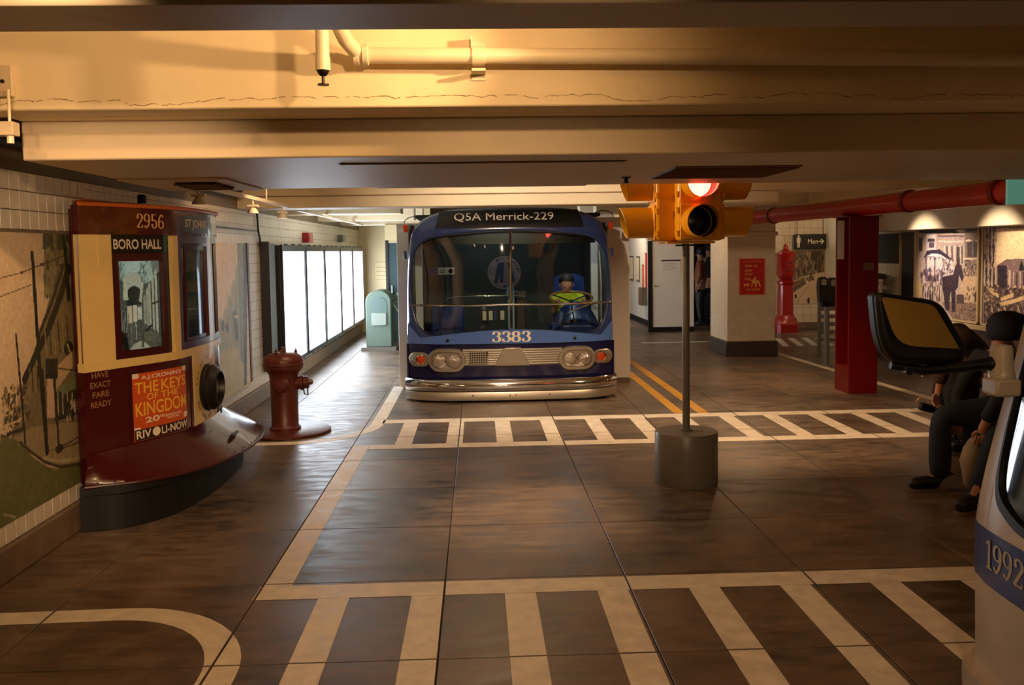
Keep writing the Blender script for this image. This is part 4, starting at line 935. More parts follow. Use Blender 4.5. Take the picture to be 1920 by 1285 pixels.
# ------------------------------------------------------------------ traffic signal
M_sig = mat('signal_yellow', (250, 178, 8), .3, var=.1, scale=6, coat=.3)
tx, ty = 1.515, 6.62
tl = thing('traffic_signal', 'yellow four-way traffic signal on a grey pole and drum base', 'traffic light', (tx, ty, 0))
MB().lathe([(.227, 0), (.229, .004), (.229, .375), (.225, .381), (.0, .383)], (tx, ty, 0), n=64).build('drum_base', M_grey, tl, smooth=True)
pl_ = MB().lathe([(.045, .383), (.045, .395), (.027, .398), (.027, 1.74), (.022, 1.745), (.022, 1.80)], (tx, ty, 0), n=24).build('pole', M_grey, tl, smooth=True)
MB().box(tx-.075, tx+.075, ty-.02, ty+.02, 1.735, 1.748).build('bracket', M_darkmetal, pl_)
for k in range(4):
    a = k*math.pi/2; d = Vector((math.sin(a), -math.cos(a), 0)); r = Vector((math.cos(a), math.sin(a), 0)); c_ = Vector((tx, ty, 0))+d*.16
    if k == 0: c_ += r*.02
    hdb = MB()
    hdb.obox(c_+Vector((0, 0, 2.045)), r*.13, d*.085, (0, 0, .275)); o = hdb.build('signal_head', M_sig, tl, bevel=.03, seg=3)
    for q, zc in ((0, 1.905), (1, 2.175)):
        MB().obox(c_+d*.088+Vector((0, 0, zc)), r*.118, d*.008, (0, 0, .125)).build('door', M_sig, o, bevel=.01)
        for sx in (-1, 1):
            MB().tube([c_+d*.075+r*.132*sx+Vector((0, 0, zc-.1)), c_+d*.075+r*.132*sx+Vector((0, 0, zc-.06))], .012, 8).build('hinge', M_sig, o)
            MB().tube([c_+d*.075+r*.132*sx+Vector((0, 0, zc+.06)), c_+d*.075+r*.132*sx+Vector((0, 0, zc+.1))], .012, 8).build('hinge', M_sig, o)
        lit = (k in (0, 2) and q == 1) or (k in (1, 3) and q == 0)
        lm = mat('red_lens_lit', (255, 60, 50), .3, emit=(255, 84, 66), es=15) if (q == 1 and lit) else mat('green_lens_lit', (30, 150, 80), .3, emit=(40, 200, 90), es=0.35) if lit else mat('dark_lens', (12, 9, 9), .25)
        MB().lathe([(.100, .096), (.085, .108), (.05, .118), (0, .122)], c_+Vector((0, 0, zc)), d, 32, caps=False).build('lens', lm, o, smooth=2)
        # tunnel visor, open towards the viewer of that face
        vis = MB(); n = 36; ring_ = []
        for (rad, dep) in ((.112, .096), (.112, .325), (.107, .325), (.107, .096)):
            ring_.append([c_+Vector((0, 0, zc))+d*(dep-(0 if dep < .2 else .06*(1-math.sin(t))/2))+(r*math.cos(t)+Vector((0, 0, 1))*math.sin(t))*rad for t in [-math.pi/2+.22+(2*math.pi-.44)*j/n for j in range(n+1)]])
        vis.loft(ring_+[ring_[0]], closed=False); vo = vis.build('visor', M_sig, o, smooth=True)
        ib = MB(); ib.loft([[c_+Vector((0, 0, zc))+d*dep+(r*math.cos(t)+Vector((0, 0, 1))*math.sin(t))*.1062 for t in [-math.pi/2+.24+(2*math.pi-.48)*j/n for j in range(n+1)]] for dep in (.098, .225)], closed=False); ib.build('visor_lining', mat('visor_black', (16, 14, 13), .6), vo, smooth=True)
MB().obox((tx, ty, 2.05), (.10, 0, 0), (0, .10, 0), (0, 0, .24)).build('core', M_sig, tl, bevel=.01)
MB().box(tx-.17, tx+.17, ty-.17, ty+.17, 1.752, 1.768).build('bottom_plate', M_sig, tl)

# ------------------------------------------------------------------ light boxes on the left wall
M_lb = mat('light_box_face', (250, 250, 255), .4, emit=(230, 242, 255), es=9.0)
M_frame = mat('black_frame', (20, 20, 26), .35)
names = ['first light box from the hydrant, plain white', 'second glowing light box, between the first and the middle one', 'middle glowing white light box of the row of five', 'fourth glowing light box along the left wall row', 'last glowing light box beside the green turnstile']
EY = [11.42, 13.02, 14.63, 16.32, 17.90, 19.58]
for k in range(5):
    y0, y1 = EY[k]+.02, EY[k+1]-.02
    t = thing('light_box', names[k], 'light box', (-2.5, (y0+y1)/2, .3), 0, 'light boxes on the left wall')
    MB().box(-2.548, -2.43, y0, y1, .30, 1.83).build('case', M_frame, t, bevel=.006)
    f_ = MB()
    for b_ in ((y0, y1, .29, .345), (y0, y1, 1.755, 1.84), (y0, y0+.05, .335, 1.765), (y1-.05, y1, .335, 1.765)): f_.box(-2.43, -2.400, *b_)
    f_.build('frame', M_frame, t)
    MB().box(-2.43, -2.419, y0+.03, y1-.03, .335, 1.765).build('glowing_face', M_lb, t)
    for q in range(3): MB().box(-2.43, -2.395, y0+.25+.45*q, y0+.35+.45*q, .285, .305).build('clip', M_black, t); MB().box(-2.43, -2.395, y0+.25+.45*q, y0+.35+.45*q, 1.825, 1.85).build('clip', M_black, t)
dk = thing('display_board', 'narrow dark green panel edge beside the first light box', 'panel', (-2.5, 11.2, .3))
MB().box(-2.548, -2.47, 10.95, 11.36, .35, 1.85).build('board', mat('dark_green_board', (52, 60, 44), .5), dk)
MB().box(-2.548, -2.44, 10.90, 10.95, .33, 1.87).build('edge', M_frame, dk)
# ------------------------------------------------------------------ printed murals
mur1 = Canvas(300, 260, (206, 182, 150))
mur1.poly([(0.697, 1.004),(0.972, 1.011),(0.984, 0.386),(0.977, 0.209),(0.68, 0.267),(0.431, 0.287),(0.525, 0.474),(0.66, 0.66),(0.712, 0.756)], (122, 110, 78))
mur1.poly([(0.691, 1.016),(0.977, 1.024),(0.969, 0.937),(0.684, 0.937)], (74, 74, 50))
mur1.poly([(0.691, 0.937),(0.757, 0.937),(0.741, 0.754),(0.676, 0.759)], (134, 124, 90))
mur1.blobs(60, 0.683, 0.758, 0.962, 1.002, 0.014, [(48, 50, 36), (150, 140, 104), (92, 90, 62)], 2.2)
mur1.line(0.859, 0.863, 0.786, 0.752, 0.036, (38, 38, 28))
mur1.line(0.786, 0.752, 0.694, 0.637, 0.034, (38, 38, 28))
mur1.line(0.694, 0.637, 0.602, 0.55, 0.032, (38, 38, 28))
mur1.line(0.602, 0.55, 0.528, 0.476, 0.03, (38, 38, 28))
mur1.line(0.82, 0.875, 0.733, 0.745, 0.019, (58, 54, 40))
mur1.line(0.733, 0.745, 0.676, 0.679, 0.018, (58, 54, 40))
mur1.line(0.676, 0.679, 0.628, 0.615, 0.018, (58, 54, 40))
mur1.line(0.672, 0.63, 0.678, 0.543, 0.008, (150, 132, 96))
mur1.line(0.701, 0.639, 0.708, 0.543, 0.008, (50, 44, 32))
mur1.line(0.732, 0.648, 0.737, 0.543, 0.008, (150, 132, 96))
mur1.line(0.762, 0.657, 0.768, 0.543, 0.008, (50, 44, 32))
mur1.line(0.794, 0.667, 0.798, 0.543, 0.008, (150, 132, 96))
mur1.line(0.826, 0.676, 0.83, 0.543, 0.009, (50, 44, 32))
mur1.line(0.859, 0.686, 0.862, 0.543, 0.008, (150, 132, 96))
mur1.line(0.892, 0.697, 0.896, 0.544, 0.009, (50, 44, 32))
mur1.line(0.927, 0.707, 0.929, 0.544, 0.009, (150, 132, 96))
mur1.line(0.831, 0.999, 0.844, 0.874, 0.023, (34, 40, 32))
mur1.line(0.844, 0.874, 0.848, 0.748, 0.024, (34, 40, 32))
mur1.poly([(0.874, 0.857),(0.958, 0.854),(0.955, 0.829),(0.872, 0.831)], (38, 38, 28))
mur1.poly([(0.875, 0.778),(0.95, 0.775),(0.945, 0.721),(0.87, 0.726)], (56, 54, 38))
mur1.line(0.885, 0.703, 0.888, 0.649, 0.024, (200, 186, 150))
mur1.line(0.899, 0.634, 0.91, 0.607, 0.021, (200, 186, 150))
mur1.ell(0.831, 0.55, 0.036, 0.029, (34, 36, 28), 1.0)
mur1.line(0.824, 0.565, 0.841, 0.534, 0.008, (190, 176, 140))
mur1.line(0.918, 0.604, 0.957, 0.567, 0.025, (168, 156, 118))
mur1.line(0.901, 0.513, 0.972, 0.543, 0.029, (40, 44, 34))
mur1.line(0.562, 0.517, 0.561, 0.429, 0.006, (140, 124, 90))
mur1.line(0.577, 0.504, 0.577, 0.427, 0.007, (56, 50, 36))
mur1.line(0.594, 0.492, 0.594, 0.424, 0.007, (140, 124, 90))
mur1.line(0.612, 0.509, 0.611, 0.42, 0.007, (56, 50, 36))
mur1.line(0.628, 0.496, 0.628, 0.417, 0.007, (140, 124, 90))
mur1.line(0.645, 0.484, 0.646, 0.414, 0.007, (56, 50, 36))
mur1.line(0.664, 0.501, 0.663, 0.411, 0.008, (140, 124, 90))
mur1.line(0.681, 0.489, 0.681, 0.408, 0.007, (56, 50, 36))
mur1.line(0.698, 0.476, 0.699, 0.405, 0.008, (140, 124, 90))
mur1.line(0.718, 0.493, 0.717, 0.401, 0.007, (56, 50, 36))
mur1.poly([(0.737, 0.49),(0.858, 0.536),(0.856, 0.472),(0.728, 0.399)], (196, 170, 132))
mur1.poly([(0.671, 0.455),(0.722, 0.447),(0.708, 0.299),(0.658, 0.31)], (210, 180, 146))
mur1.poly([(0.724, 0.394),(0.965, 0.372),(0.967, 0.289),(0.723, 0.296)], (58, 60, 44))
mur1.line(0.739, 0.387, 0.735, 0.309, 0.006, (196, 176, 140))
mur1.line(0.773, 0.38, 0.769, 0.302, 0.006, (196, 176, 140))
mur1.line(0.807, 0.374, 0.804, 0.295, 0.006, (196, 176, 140))
mur1.line(0.842, 0.368, 0.839, 0.287, 0.007, (196, 176, 140))
mur1.line(0.879, 0.361, 0.876, 0.279, 0.006, (196, 176, 140))
mur1.line(0.916, 0.354, 0.913, 0.272, 0.006, (196, 176, 140))
mur1.poly([(0.733, 0.408),(0.869, 0.431),(0.95, 0.396),(0.783, 0.375)], (120, 130, 84))
mur1.line(0.715, 0.293, 0.966, 0.278, 0.015, (46, 42, 30))
mur1.line(0.675, 0.499, 0.975, 0.432, 0.005, (38, 38, 28))
mur1.blobs(70, 0.392, 0.331, 0.547, 0.461, 0.012, [(50, 46, 34), (160, 138, 100), (96, 86, 60)], 1.8)
mur1.line(0.375, 0.335, 0.498, 0.341, 0.007, (200, 176, 136))
mur1.blobs(30, 0.373, 0.307, 0.51, 0.3, 0.008, [(40, 38, 28), (70, 62, 44)], 1.5)
mur1.poly([(0.373, 0.307),(0.461, 0.281),(0.515, 0.234),(0.557, 0.188),(0.649, 0.127),(0.72, 0.098),(0.989, 0.048),(0.987, -0.075),(0.345, -0.012)], (104, 104, 58))
mur1.poly([(0.442, 0.286),(0.566, 0.298),(0.736, 0.272),(0.97, 0.228),(0.981, 0.055),(0.729, 0.108),(0.623, 0.154),(0.546, 0.214),(0.484, 0.261)], (152, 136, 98))
mur1.line(0.484, 0.261, 0.545, 0.211, 0.011, (70, 62, 42))
mur1.line(0.545, 0.211, 0.63, 0.15, 0.011, (70, 62, 42))
mur1.line(0.63, 0.15, 0.728, 0.104, 0.011, (70, 62, 42))
mur1.line(0.728, 0.104, 0.981, 0.055, 0.013, (70, 62, 42))
mur1.line(0.624, 0.166, 0.731, 0.125, 0.01, (176, 160, 120))
mur1.line(0.731, 0.125, 0.975, 0.084, 0.011, (176, 160, 120))
mur1.line(0.647, 0.184, 0.806, 0.18, 0.005, (88, 78, 54))
mur1.line(0.806, 0.18, 0.967, 0.193, 0.006, (88, 78, 54))
mur1.line(0.727, 0.171, 0.887, 0.164, 0.006, (88, 78, 54))
mur1.line(0.887, 0.164, 0.973, 0.161, 0.006, (88, 78, 54))
mur1.line(0.614, 0.925, 0.617, 0.84, 0.02, (28, 28, 22))
mur1.line(0.617, 0.84, 0.62, 0.684, 0.021, (28, 28, 22))
mur1.line(0.62, 0.684, 0.626, 0.506, 0.021, (28, 28, 22))
mur1.line(0.626, 0.506, 0.638, 0.326, 0.02, (28, 28, 22))
mur1.line(0.638, 0.326, 0.647, 0.184, 0.021, (28, 28, 22))
mur1.line(0.638, 0.485, 0.647, 0.184, 0.024, (30, 32, 24))
mur1.line(0.491, 0.639, 0.502, 0.469, 0.011, (34, 32, 24))
mur1.line(0.502, 0.469, 0.513, 0.253, 0.011, (34, 32, 24))
mur1.line(0.716, 0.473, 0.724, 0.308, 0.015, (40, 40, 30))
mur1.line(0.724, 0.308, 0.728, 0.187, 0.014, (40, 40, 30))
mur1.ell(0.731, 0.174, 0.027, 0.018, (48, 46, 34), 1.0)
mur1.poly([(0.667, 0.532),(0.751, 0.521),(0.744, 0.443),(0.66, 0.457)], (30, 32, 26))
mur1.line(0.948, 0.37, 0.932, 0.197, 0.039, (38, 58, 44))
mur1.line(0.932, 0.197, 0.938, 0.118, 0.038, (38, 58, 44))
mur1.line(0.911, 0.442, 0.894, 0.249, 0.017, (40, 46, 34))
mur1.line(0.418, 0.841, 0.542, 0.856, 0.003, (70, 52, 36))
mur1.line(0.542, 0.856, 0.68, 0.884, 0.004, (70, 52, 36))
mur1.line(0.68, 0.884, 0.824, 0.912, 0.005, (70, 52, 36))
mur1.line(0.412, 0.778, 0.597, 0.81, 0.003, (70, 52, 36))
mur1.ell(0.545, 0.856, 0.01, 0.005, (60, 40, 30), 1.0)
mur1.ell(0.673, 0.882, 0.014, 0.007, (60, 44, 32), 1.0)
mur1.blobs(14, 0.798, 0.271, 0.86, 0.338, 0.012, [(220, 190, 160), (40, 40, 34)], 2.5)
mur1.line(0.351, 0.052, 0.432, 0.012, 0.008, (160, 150, 110))
mur1.noise(5).noise(4, 4)

mur2 = Canvas(120, 120, (214, 188, 158))
mur2.poly([(0.304, 0.366),(0.917, 0.35),(0.9, -0.023),(0.271, 0.03)], (188, 176, 134))
mur2.poly([(0.334, 0.673),(0.431, 0.539),(0.437, 0.25),(0.292, 0.243)], (112, 138, 130))
mur2.ell(0.384, 0.418, 0.052, 0.093, (128, 132, 100), 0.6)
mur2.ell(0.47, 0.407, 0.063, 0.114, (128, 132, 100), 0.6)
mur2.ell(0.564, 0.428, 0.055, 0.143, (128, 132, 100), 0.6)
mur2.ell(0.643, 0.469, 0.058, 0.185, (128, 132, 100), 0.6)
mur2.ell(0.726, 0.511, 0.07, 0.236, (128, 132, 100), 0.6)
mur2.ell(0.809, 0.537, 0.074, 0.311, (128, 132, 100), 0.6)
mur2.poly([(0.817, 1.004),(1.008, 1.006),(0.917, 0.135),(0.815, 0.188)], (110, 112, 78), 0.8)
mur2.poly([(0.932, 1.005),(1.019, 1.006),(0.911, -0.025),(0.858, -0.014)], (48, 44, 34))
mur2.line(0.726, 0.511, 0.751, 0.364, 0.068, (66, 72, 60))
mur2.poly([(0.716, 0.512),(0.786, 0.505),(0.783, 0.484),(0.714, 0.491)], (206, 190, 150))
mur2.ell(0.512, 0.46, 0.027, 0.038, (60, 64, 52), 1.0)
mur2.ell(0.584, 0.445, 0.023, 0.033, (60, 64, 52), 1.0)
mur2.noise(4, 3)

mur3 = Canvas(200, 160, (186, 164, 150))
mur3.poly([(0.038, 1.023),(1.03, 0.99),(1.031, 0.942),(0.039, 0.968)], (40, 30, 30))
mur3.poly([(0.638, 0.985),(0.791, 0.989),(0.864, 0.959),(0.716, 0.955)], (226, 200, 160))
mur3.poly([(0.358, 0.95),(0.792, 0.939),(0.795, 0.809),(0.361, 0.812)], (170, 146, 140))
mur3.poly([(0.358, 0.936),(0.779, 0.926),(0.78, 0.908),(0.359, 0.917)], (96, 76, 80))
mur3.poly([(0.373, 0.874),(0.781, 0.867),(0.781, 0.85),(0.374, 0.854)], (210, 190, 180))
mur3.poly([(0.172, 0.965),(0.33, 0.961),(0.334, 0.764),(0.177, 0.764)], (216, 200, 200))
mur3.poly([(0.04, 0.914),(0.1, 0.912),(0.104, 0.754),(0.043, 0.754)], (70, 54, 56))
mur3.poly([(0.196, 0.901),(0.317, 0.898),(0.318, 0.86),(0.196, 0.862)], (80, 60, 78))
mur3.poly([(0.218, 0.857),(0.311, 0.855),(0.312, 0.793),(0.22, 0.793)], (96, 78, 96))
mur3.poly([(0.471, 0.811),(0.491, 0.811),(0.496, 0.614),(0.476, 0.613)], (206, 186, 180))
mur3.poly([(0.511, 0.811),(0.531, 0.811),(0.536, 0.615),(0.516, 0.614)], (64, 48, 58))
mur3.poly([(0.551, 0.811),(0.571, 0.811),(0.576, 0.615),(0.556, 0.615)], (206, 186, 180))
mur3.poly([(0.591, 0.811),(0.61, 0.81),(0.615, 0.615),(0.595, 0.615)], (64, 48, 58))
mur3.poly([(0.63, 0.81),(0.649, 0.81),(0.654, 0.616),(0.634, 0.616)], (206, 186, 180))
mur3.poly([(0.669, 0.81),(0.688, 0.81),(0.692, 0.617),(0.673, 0.617)], (64, 48, 58))
mur3.poly([(0.707, 0.809),(0.726, 0.809),(0.731, 0.618),(0.711, 0.618)], (206, 186, 180))
mur3.poly([(0.745, 0.809),(0.764, 0.809),(0.768, 0.619),(0.75, 0.618)], (64, 48, 58))
mur3.poly([(0.669, 0.801),(0.72, 0.8),(0.727, 0.49),(0.676, 0.489)], (72, 54, 58))
mur3.poly([(0.791, 0.98),(1.019, 0.973),(1.031, 0.475),(0.803, 0.466)], (128, 100, 86))
mur3.poly([(0.831, 0.858),(0.898, 0.857),(0.902, 0.693),(0.835, 0.692)], (62, 46, 44))
mur3.poly([(0.915, 0.856),(1.004, 0.855),(1.008, 0.693),(0.92, 0.693)], (62, 46, 44))
mur3.ell(0.849, 0.867, 0.048, 0.012, (232, 210, 180), 1.0)
mur3.ell(0.989, 0.862, 0.042, 0.01, (232, 210, 180), 1.0)
mur3.poly([(0.773, 0.68),(1.026, 0.683),(1.027, 0.667),(0.773, 0.664)], (220, 196, 168))
mur3.blobs(60, 0.791, 0.474, 1.021, 0.659, 0.02, [(60, 44, 44), (200, 172, 144), (120, 94, 84)], 1.0)
mur3.poly([(0.127, 0.671),(0.192, 0.763),(0.404, 0.774),(0.634, 0.653),(0.595, 0.624),(0.447, 0.684),(0.179, 0.686)], (58, 42, 74))
mur3.poly([(0.171, 0.693),(0.264, 0.725),(0.405, 0.721),(0.595, 0.639),(0.595, 0.615),(0.433, 0.689)], (232, 220, 220))
mur3.poly([(0.157, 0.681),(0.447, 0.684),(0.466, 0.415),(0.178, 0.402)], (112, 90, 130))
mur3.ell(0.217, 0.608, 0.034, 0.078, (226, 214, 206), 0.9)
mur3.ell(0.281, 0.61, 0.034, 0.077, (226, 214, 206), 0.9)
mur3.ell(0.366, 0.611, 0.033, 0.077, (226, 214, 206), 0.9)
mur3.ell(0.421, 0.612, 0.033, 0.076, (226, 214, 206), 0.9)
mur3.poly([(0.447, 0.669),(0.621, 0.616),(0.637, 0.487),(0.466, 0.462)], (200, 180, 180))
mur3.blobs(70, 0.086, 0.189, 0.464, 0.537, 0.029, [(60, 44, 56), (210, 190, 180), (110, 86, 92)], 2.4)
mur3.blobs(60, 0.464, 0.5, 0.62, 0.662, 0.019, [(230, 214, 210), (90, 70, 84)], 1.8)
mur3.line(0.112, 0.369, 0.108, 0.19, 0.007, (200, 176, 150))
mur3.line(0.133, 0.35, 0.129, 0.192, 0.007, (70, 50, 52))
mur3.line(0.154, 0.332, 0.15, 0.193, 0.008, (200, 176, 150))
mur3.line(0.174, 0.372, 0.17, 0.194, 0.008, (70, 50, 52))
mur3.line(0.195, 0.354, 0.191, 0.196, 0.007, (200, 176, 150))
mur3.line(0.215, 0.335, 0.211, 0.198, 0.007, (70, 50, 52))
mur3.line(0.235, 0.375, 0.232, 0.199, 0.007, (200, 176, 150))
mur3.line(0.256, 0.356, 0.252, 0.2, 0.007, (70, 50, 52))
mur3.line(0.276, 0.338, 0.272, 0.202, 0.007, (200, 176, 150))
mur3.line(0.295, 0.378, 0.292, 0.203, 0.007, (70, 50, 52))
mur3.line(0.315, 0.359, 0.312, 0.205, 0.007, (200, 176, 150))
mur3.line(0.336, 0.341, 0.331, 0.206, 0.007, (70, 50, 52))
mur3.line(0.354, 0.38, 0.351, 0.207, 0.007, (200, 176, 150))
mur3.line(0.374, 0.363, 0.371, 0.209, 0.008, (70, 50, 52))
mur3.line(0.394, 0.345, 0.39, 0.21, 0.007, (200, 176, 150))
mur3.line(0.412, 0.384, 0.409, 0.211, 0.007, (70, 50, 52))
mur3.line(0.432, 0.365, 0.429, 0.213, 0.007, (200, 176, 150))
mur3.line(0.451, 0.347, 0.448, 0.214, 0.006, (70, 50, 52))
mur3.poly([(0.006, 0.394),(0.096, 0.398),(0.115, 0.211),(0.01, 0.203)], (206, 172, 126))
mur3.poly([(0.778, 0.474),(1.025, 0.501),(1.033, 0.202),(0.735, 0.18),(0.754, 0.418)], (206, 172, 134))
mur3.blobs(40, 0.81, 0.185, 1.022, 0.36, 0.022, [(110, 84, 70), (220, 190, 150)], 1.6)
mur3.poly([(0.445, 0.167),(0.683, 0.203),(1.038, 0.203),(1.043, 0.01),(0.636, -0.005)], (142, 112, 96))
mur3.blobs(60, 0.662, -0.002, 1.028, 0.159, 0.029, [(84, 62, 58), (176, 140, 112)], 0.5)
mur3.ell(0.989, 0.279, 0.042, 0.062, (60, 44, 40), 1.0)
mur3.poly([(0.452, 0.461),(0.624, 0.496),(0.661, 0.598),(0.699, 0.62),(0.75, 0.6),(0.791, 0.474),(0.767, 0.419),(0.715, 0.489),(0.705, 0.361),(0.667, 0.322),(0.673, 0.082),(0.615, 0.077),(0.596, 0.318),(0.578, 0.224),(0.575, 0.092),(0.515, 0.087),(0.484, 0.236),(0.454, 0.347)], (58, 40, 50))
mur3.poly([(0.681, 0.276),(0.795, 0.284),(0.798, 0.185),(0.684, 0.176)], (84, 62, 58))
mur3.noise(8).noise(7, 3)

mur4 = Canvas(200, 160, (150, 124, 110))
mur4.poly([(0.148, 0.984),(0.773, 0.963),(0.783, 0.61),(0.158, 0.594)], (236, 204, 158))
mur4.poly([(0.01, 1.006),(0.027, 1.005),(0.043, 0.385),(0.026, 0.384)], (206, 178, 150))
mur4.poly([(0.035, 1.005),(0.052, 1.004),(0.067, 0.386),(0.05, 0.385)], (60, 44, 46))
mur4.poly([(0.06, 1.004),(0.076, 1.003),(0.091, 0.387),(0.075, 0.386)], (206, 178, 150))
mur4.poly([(0.084, 1.003),(0.1, 1.002),(0.116, 0.389),(0.099, 0.388)], (60, 44, 46))
mur4.poly([(0.108, 1.002),(0.124, 1.002),(0.139, 0.389),(0.123, 0.389)], (206, 178, 150))
mur4.poly([(0.132, 1.002),(0.148, 1.001),(0.163, 0.391),(0.147, 0.39)], (60, 44, 46))
mur4.poly([(0.155, 1.001),(0.172, 1.0),(0.187, 0.393),(0.171, 0.392)], (206, 178, 150))
mur4.blobs(40, 0.025, 0.419, 0.17, 0.983, 0.016, [(50, 36, 38), (220, 190, 160)], 3.0)
mur4.poly([(0.19, 0.612),(0.303, 0.673),(0.483, 0.683),(0.781, 0.671),(0.789, 0.364),(0.197, 0.334)], (124, 98, 94))
mur4.poly([(0.201, 0.612),(0.315, 0.615),(0.323, 0.334),(0.208, 0.326)], (48, 34, 44))
mur4.poly([(0.332, 0.566),(0.362, 0.567),(0.368, 0.336),(0.338, 0.334)], (196, 166, 140))
mur4.poly([(0.388, 0.551),(0.404, 0.551),(0.409, 0.372),(0.392, 0.371)], (190, 160, 134))
mur4.poly([(0.428, 0.552),(0.444, 0.553),(0.449, 0.374),(0.432, 0.373)], (60, 44, 46))
mur4.poly([(0.467, 0.554),(0.483, 0.554),(0.488, 0.377),(0.472, 0.376)], (190, 160, 134))
mur4.poly([(0.506, 0.555),(0.521, 0.555),(0.527, 0.379),(0.511, 0.378)], (60, 44, 46))
mur4.poly([(0.545, 0.556),(0.56, 0.556),(0.565, 0.381),(0.549, 0.38)], (190, 160, 134))
mur4.poly([(0.583, 0.557),(0.598, 0.558),(0.602, 0.383),(0.587, 0.382)], (60, 44, 46))
mur4.poly([(0.62, 0.558),(0.635, 0.559),(0.64, 0.385),(0.625, 0.385)], (190, 160, 134))
mur4.poly([(0.657, 0.56),(0.672, 0.56),(0.677, 0.388),(0.662, 0.387)], (60, 44, 46))
mur4.poly([(0.694, 0.56),(0.709, 0.561),(0.713, 0.389),(0.699, 0.389)], (190, 160, 134))
mur4.poly([(0.73, 0.562),(0.745, 0.562),(0.749, 0.392),(0.735, 0.391)], (60, 44, 46))
mur4.poly([(0.457, 0.569),(0.488, 0.675),(0.525, 0.572)], (30, 26, 28))
mur4.poly([(0.026, 0.393),(0.788, 0.394),(0.798, 0.063),(0.036, -0.006)], (84, 62, 58))
mur4.blobs(150, 0.039, 0.072, 0.779, 0.409, 0.027, [(40, 28, 28), (210, 172, 128), (130, 98, 80)], 0.9)
mur4.poly([(0.099, 0.353),(0.218, 0.326),(0.219, 0.284),(0.121, 0.321)], (216, 178, 130))
mur4.poly([(0.24, 0.286),(0.403, 0.347),(0.405, 0.306),(0.262, 0.254)], (216, 178, 130))
mur4.poly([(0.345, 0.26),(0.525, 0.33),(0.527, 0.29),(0.366, 0.229)], (216, 178, 130))
mur4.poly([(0.561, 0.3),(0.745, 0.36),(0.746, 0.321),(0.581, 0.27)], (216, 178, 130))
mur4.poly([(0.231, 0.235),(0.375, 0.279),(0.376, 0.238),(0.253, 0.203)], (216, 178, 130))
mur4.line(0.08, 0.215, 0.105, 0.121, 0.007, (36, 26, 26))
mur4.line(0.125, 0.201, 0.149, 0.126, 0.007, (226, 190, 140))
mur4.line(0.168, 0.187, 0.191, 0.13, 0.007, (36, 26, 26))
mur4.line(0.212, 0.174, 0.234, 0.134, 0.006, (226, 190, 140))
mur4.line(0.253, 0.228, 0.276, 0.138, 0.006, (36, 26, 26))
mur4.line(0.295, 0.215, 0.317, 0.142, 0.007, (226, 190, 140))
mur4.line(0.336, 0.202, 0.358, 0.146, 0.006, (36, 26, 26))
mur4.line(0.377, 0.189, 0.398, 0.149, 0.006, (226, 190, 140))
mur4.line(0.416, 0.241, 0.438, 0.153, 0.006, (36, 26, 26))
mur4.line(0.456, 0.228, 0.477, 0.156, 0.006, (226, 190, 140))
mur4.line(0.496, 0.215, 0.517, 0.16, 0.006, (36, 26, 26))
mur4.line(0.535, 0.202, 0.555, 0.164, 0.006, (226, 190, 140))
mur4.line(0.572, 0.253, 0.593, 0.168, 0.006, (36, 26, 26))
mur4.line(0.61, 0.24, 0.631, 0.171, 0.006, (226, 190, 140))
mur4.poly([(0.052, 0.013),(0.213, 0.123),(0.256, 0.094),(0.421, 0.036),(0.108, -0.015)], (206, 168, 124))
mur4.noise(8).noise(7, 3)

mur5 = Canvas(70, 100, (188, 164, 128))
mur5.poly([(0.021, 1.017),(1.039, 1.006),(1.045, 0.441),(0.024, 0.453)], (120, 100, 76))
mur5.poly([(0.67, 1.009),(0.891, 1.006),(0.895, 0.663),(0.672, 0.666)], (70, 56, 42))
mur5.blobs(90, 0.024, 0.453, 1.002, 0.992, 0.044, [(60, 48, 36), (170, 146, 112), (100, 82, 60)], 2.2)
mur5.poly([(0.488, 0.53),(1.006, 0.606),(1.013, -0.015),(0.028, -0.002),(0.045, 0.15)], (206, 180, 142))
mur5.poly([(0.051, 0.412),(0.488, 0.558),(0.526, 0.378),(0.083, 0.15)], (120, 98, 74))
mur5.line(0.062, 0.384, 0.488, 0.525, 0.022, (206, 184, 150))
mur5.line(0.063, 0.232, 0.507, 0.406, 0.029, (60, 48, 36))
mur5.line(0.563, 0.337, 0.27, -0.005, 0.011, (150, 124, 94))
mur5.ell(0.595, 0.065, 0.034, 0.062, (50, 40, 32), 1.0)
mur5.ell(0.268, 0.152, 0.03, 0.044, (50, 40, 32), 1.0)
mur5.blobs(20, 0.526, 0.447, 0.746, 0.61, 0.033, [(60, 48, 36), (130, 108, 82)], 1.4)
mur5.noise(8)
mur1b = mur1.a.copy(); mur1.rect(0, 0, .37, .315, (104, 104, 58)).rect(0, .315, .36, .40, (108, 96, 66)).blobs(80, 0, .33, .36, .47, .02, [(50, 46, 34), (160, 138, 100), (96, 86, 60)], 1.8); msk = mur1.X > .375; mur1.a[msk] = mur1b[msk]
def wall_print(name, label, cv, X, y0, y1, z0, z1, sgn, frame=None):
    t = thing(name, label, 'mural', (X, (y0+y1)/2, z0))
    MB().box(min(X, X-sgn*.012), max(X, X-sgn*.012), min(y0, y1), max(y0, y1), z0, z1).build('board', M_white, t)
    picture('print', cv, lambda u, v: (X+sgn*.0008, y0+(y1-y0)*u, z0+(z1-z0)*v), t)
    if frame:
        for a, b_ in ((y0, .02), (y1, .02)): MB().box(min(X-sgn*.012, X+sgn*.012), max(X-sgn*.012, X+sgn*.012), a-b_, a+b_, z0, z1).build('frame_post', frame, t)
        MB().box(min(X-sgn*.012, X+sgn*.012), max(X-sgn*.012, X+sgn*.012), min(y0, y1), max(y0, y1), z0-.025, z0).build('frame_sill', frame, t)
    return t
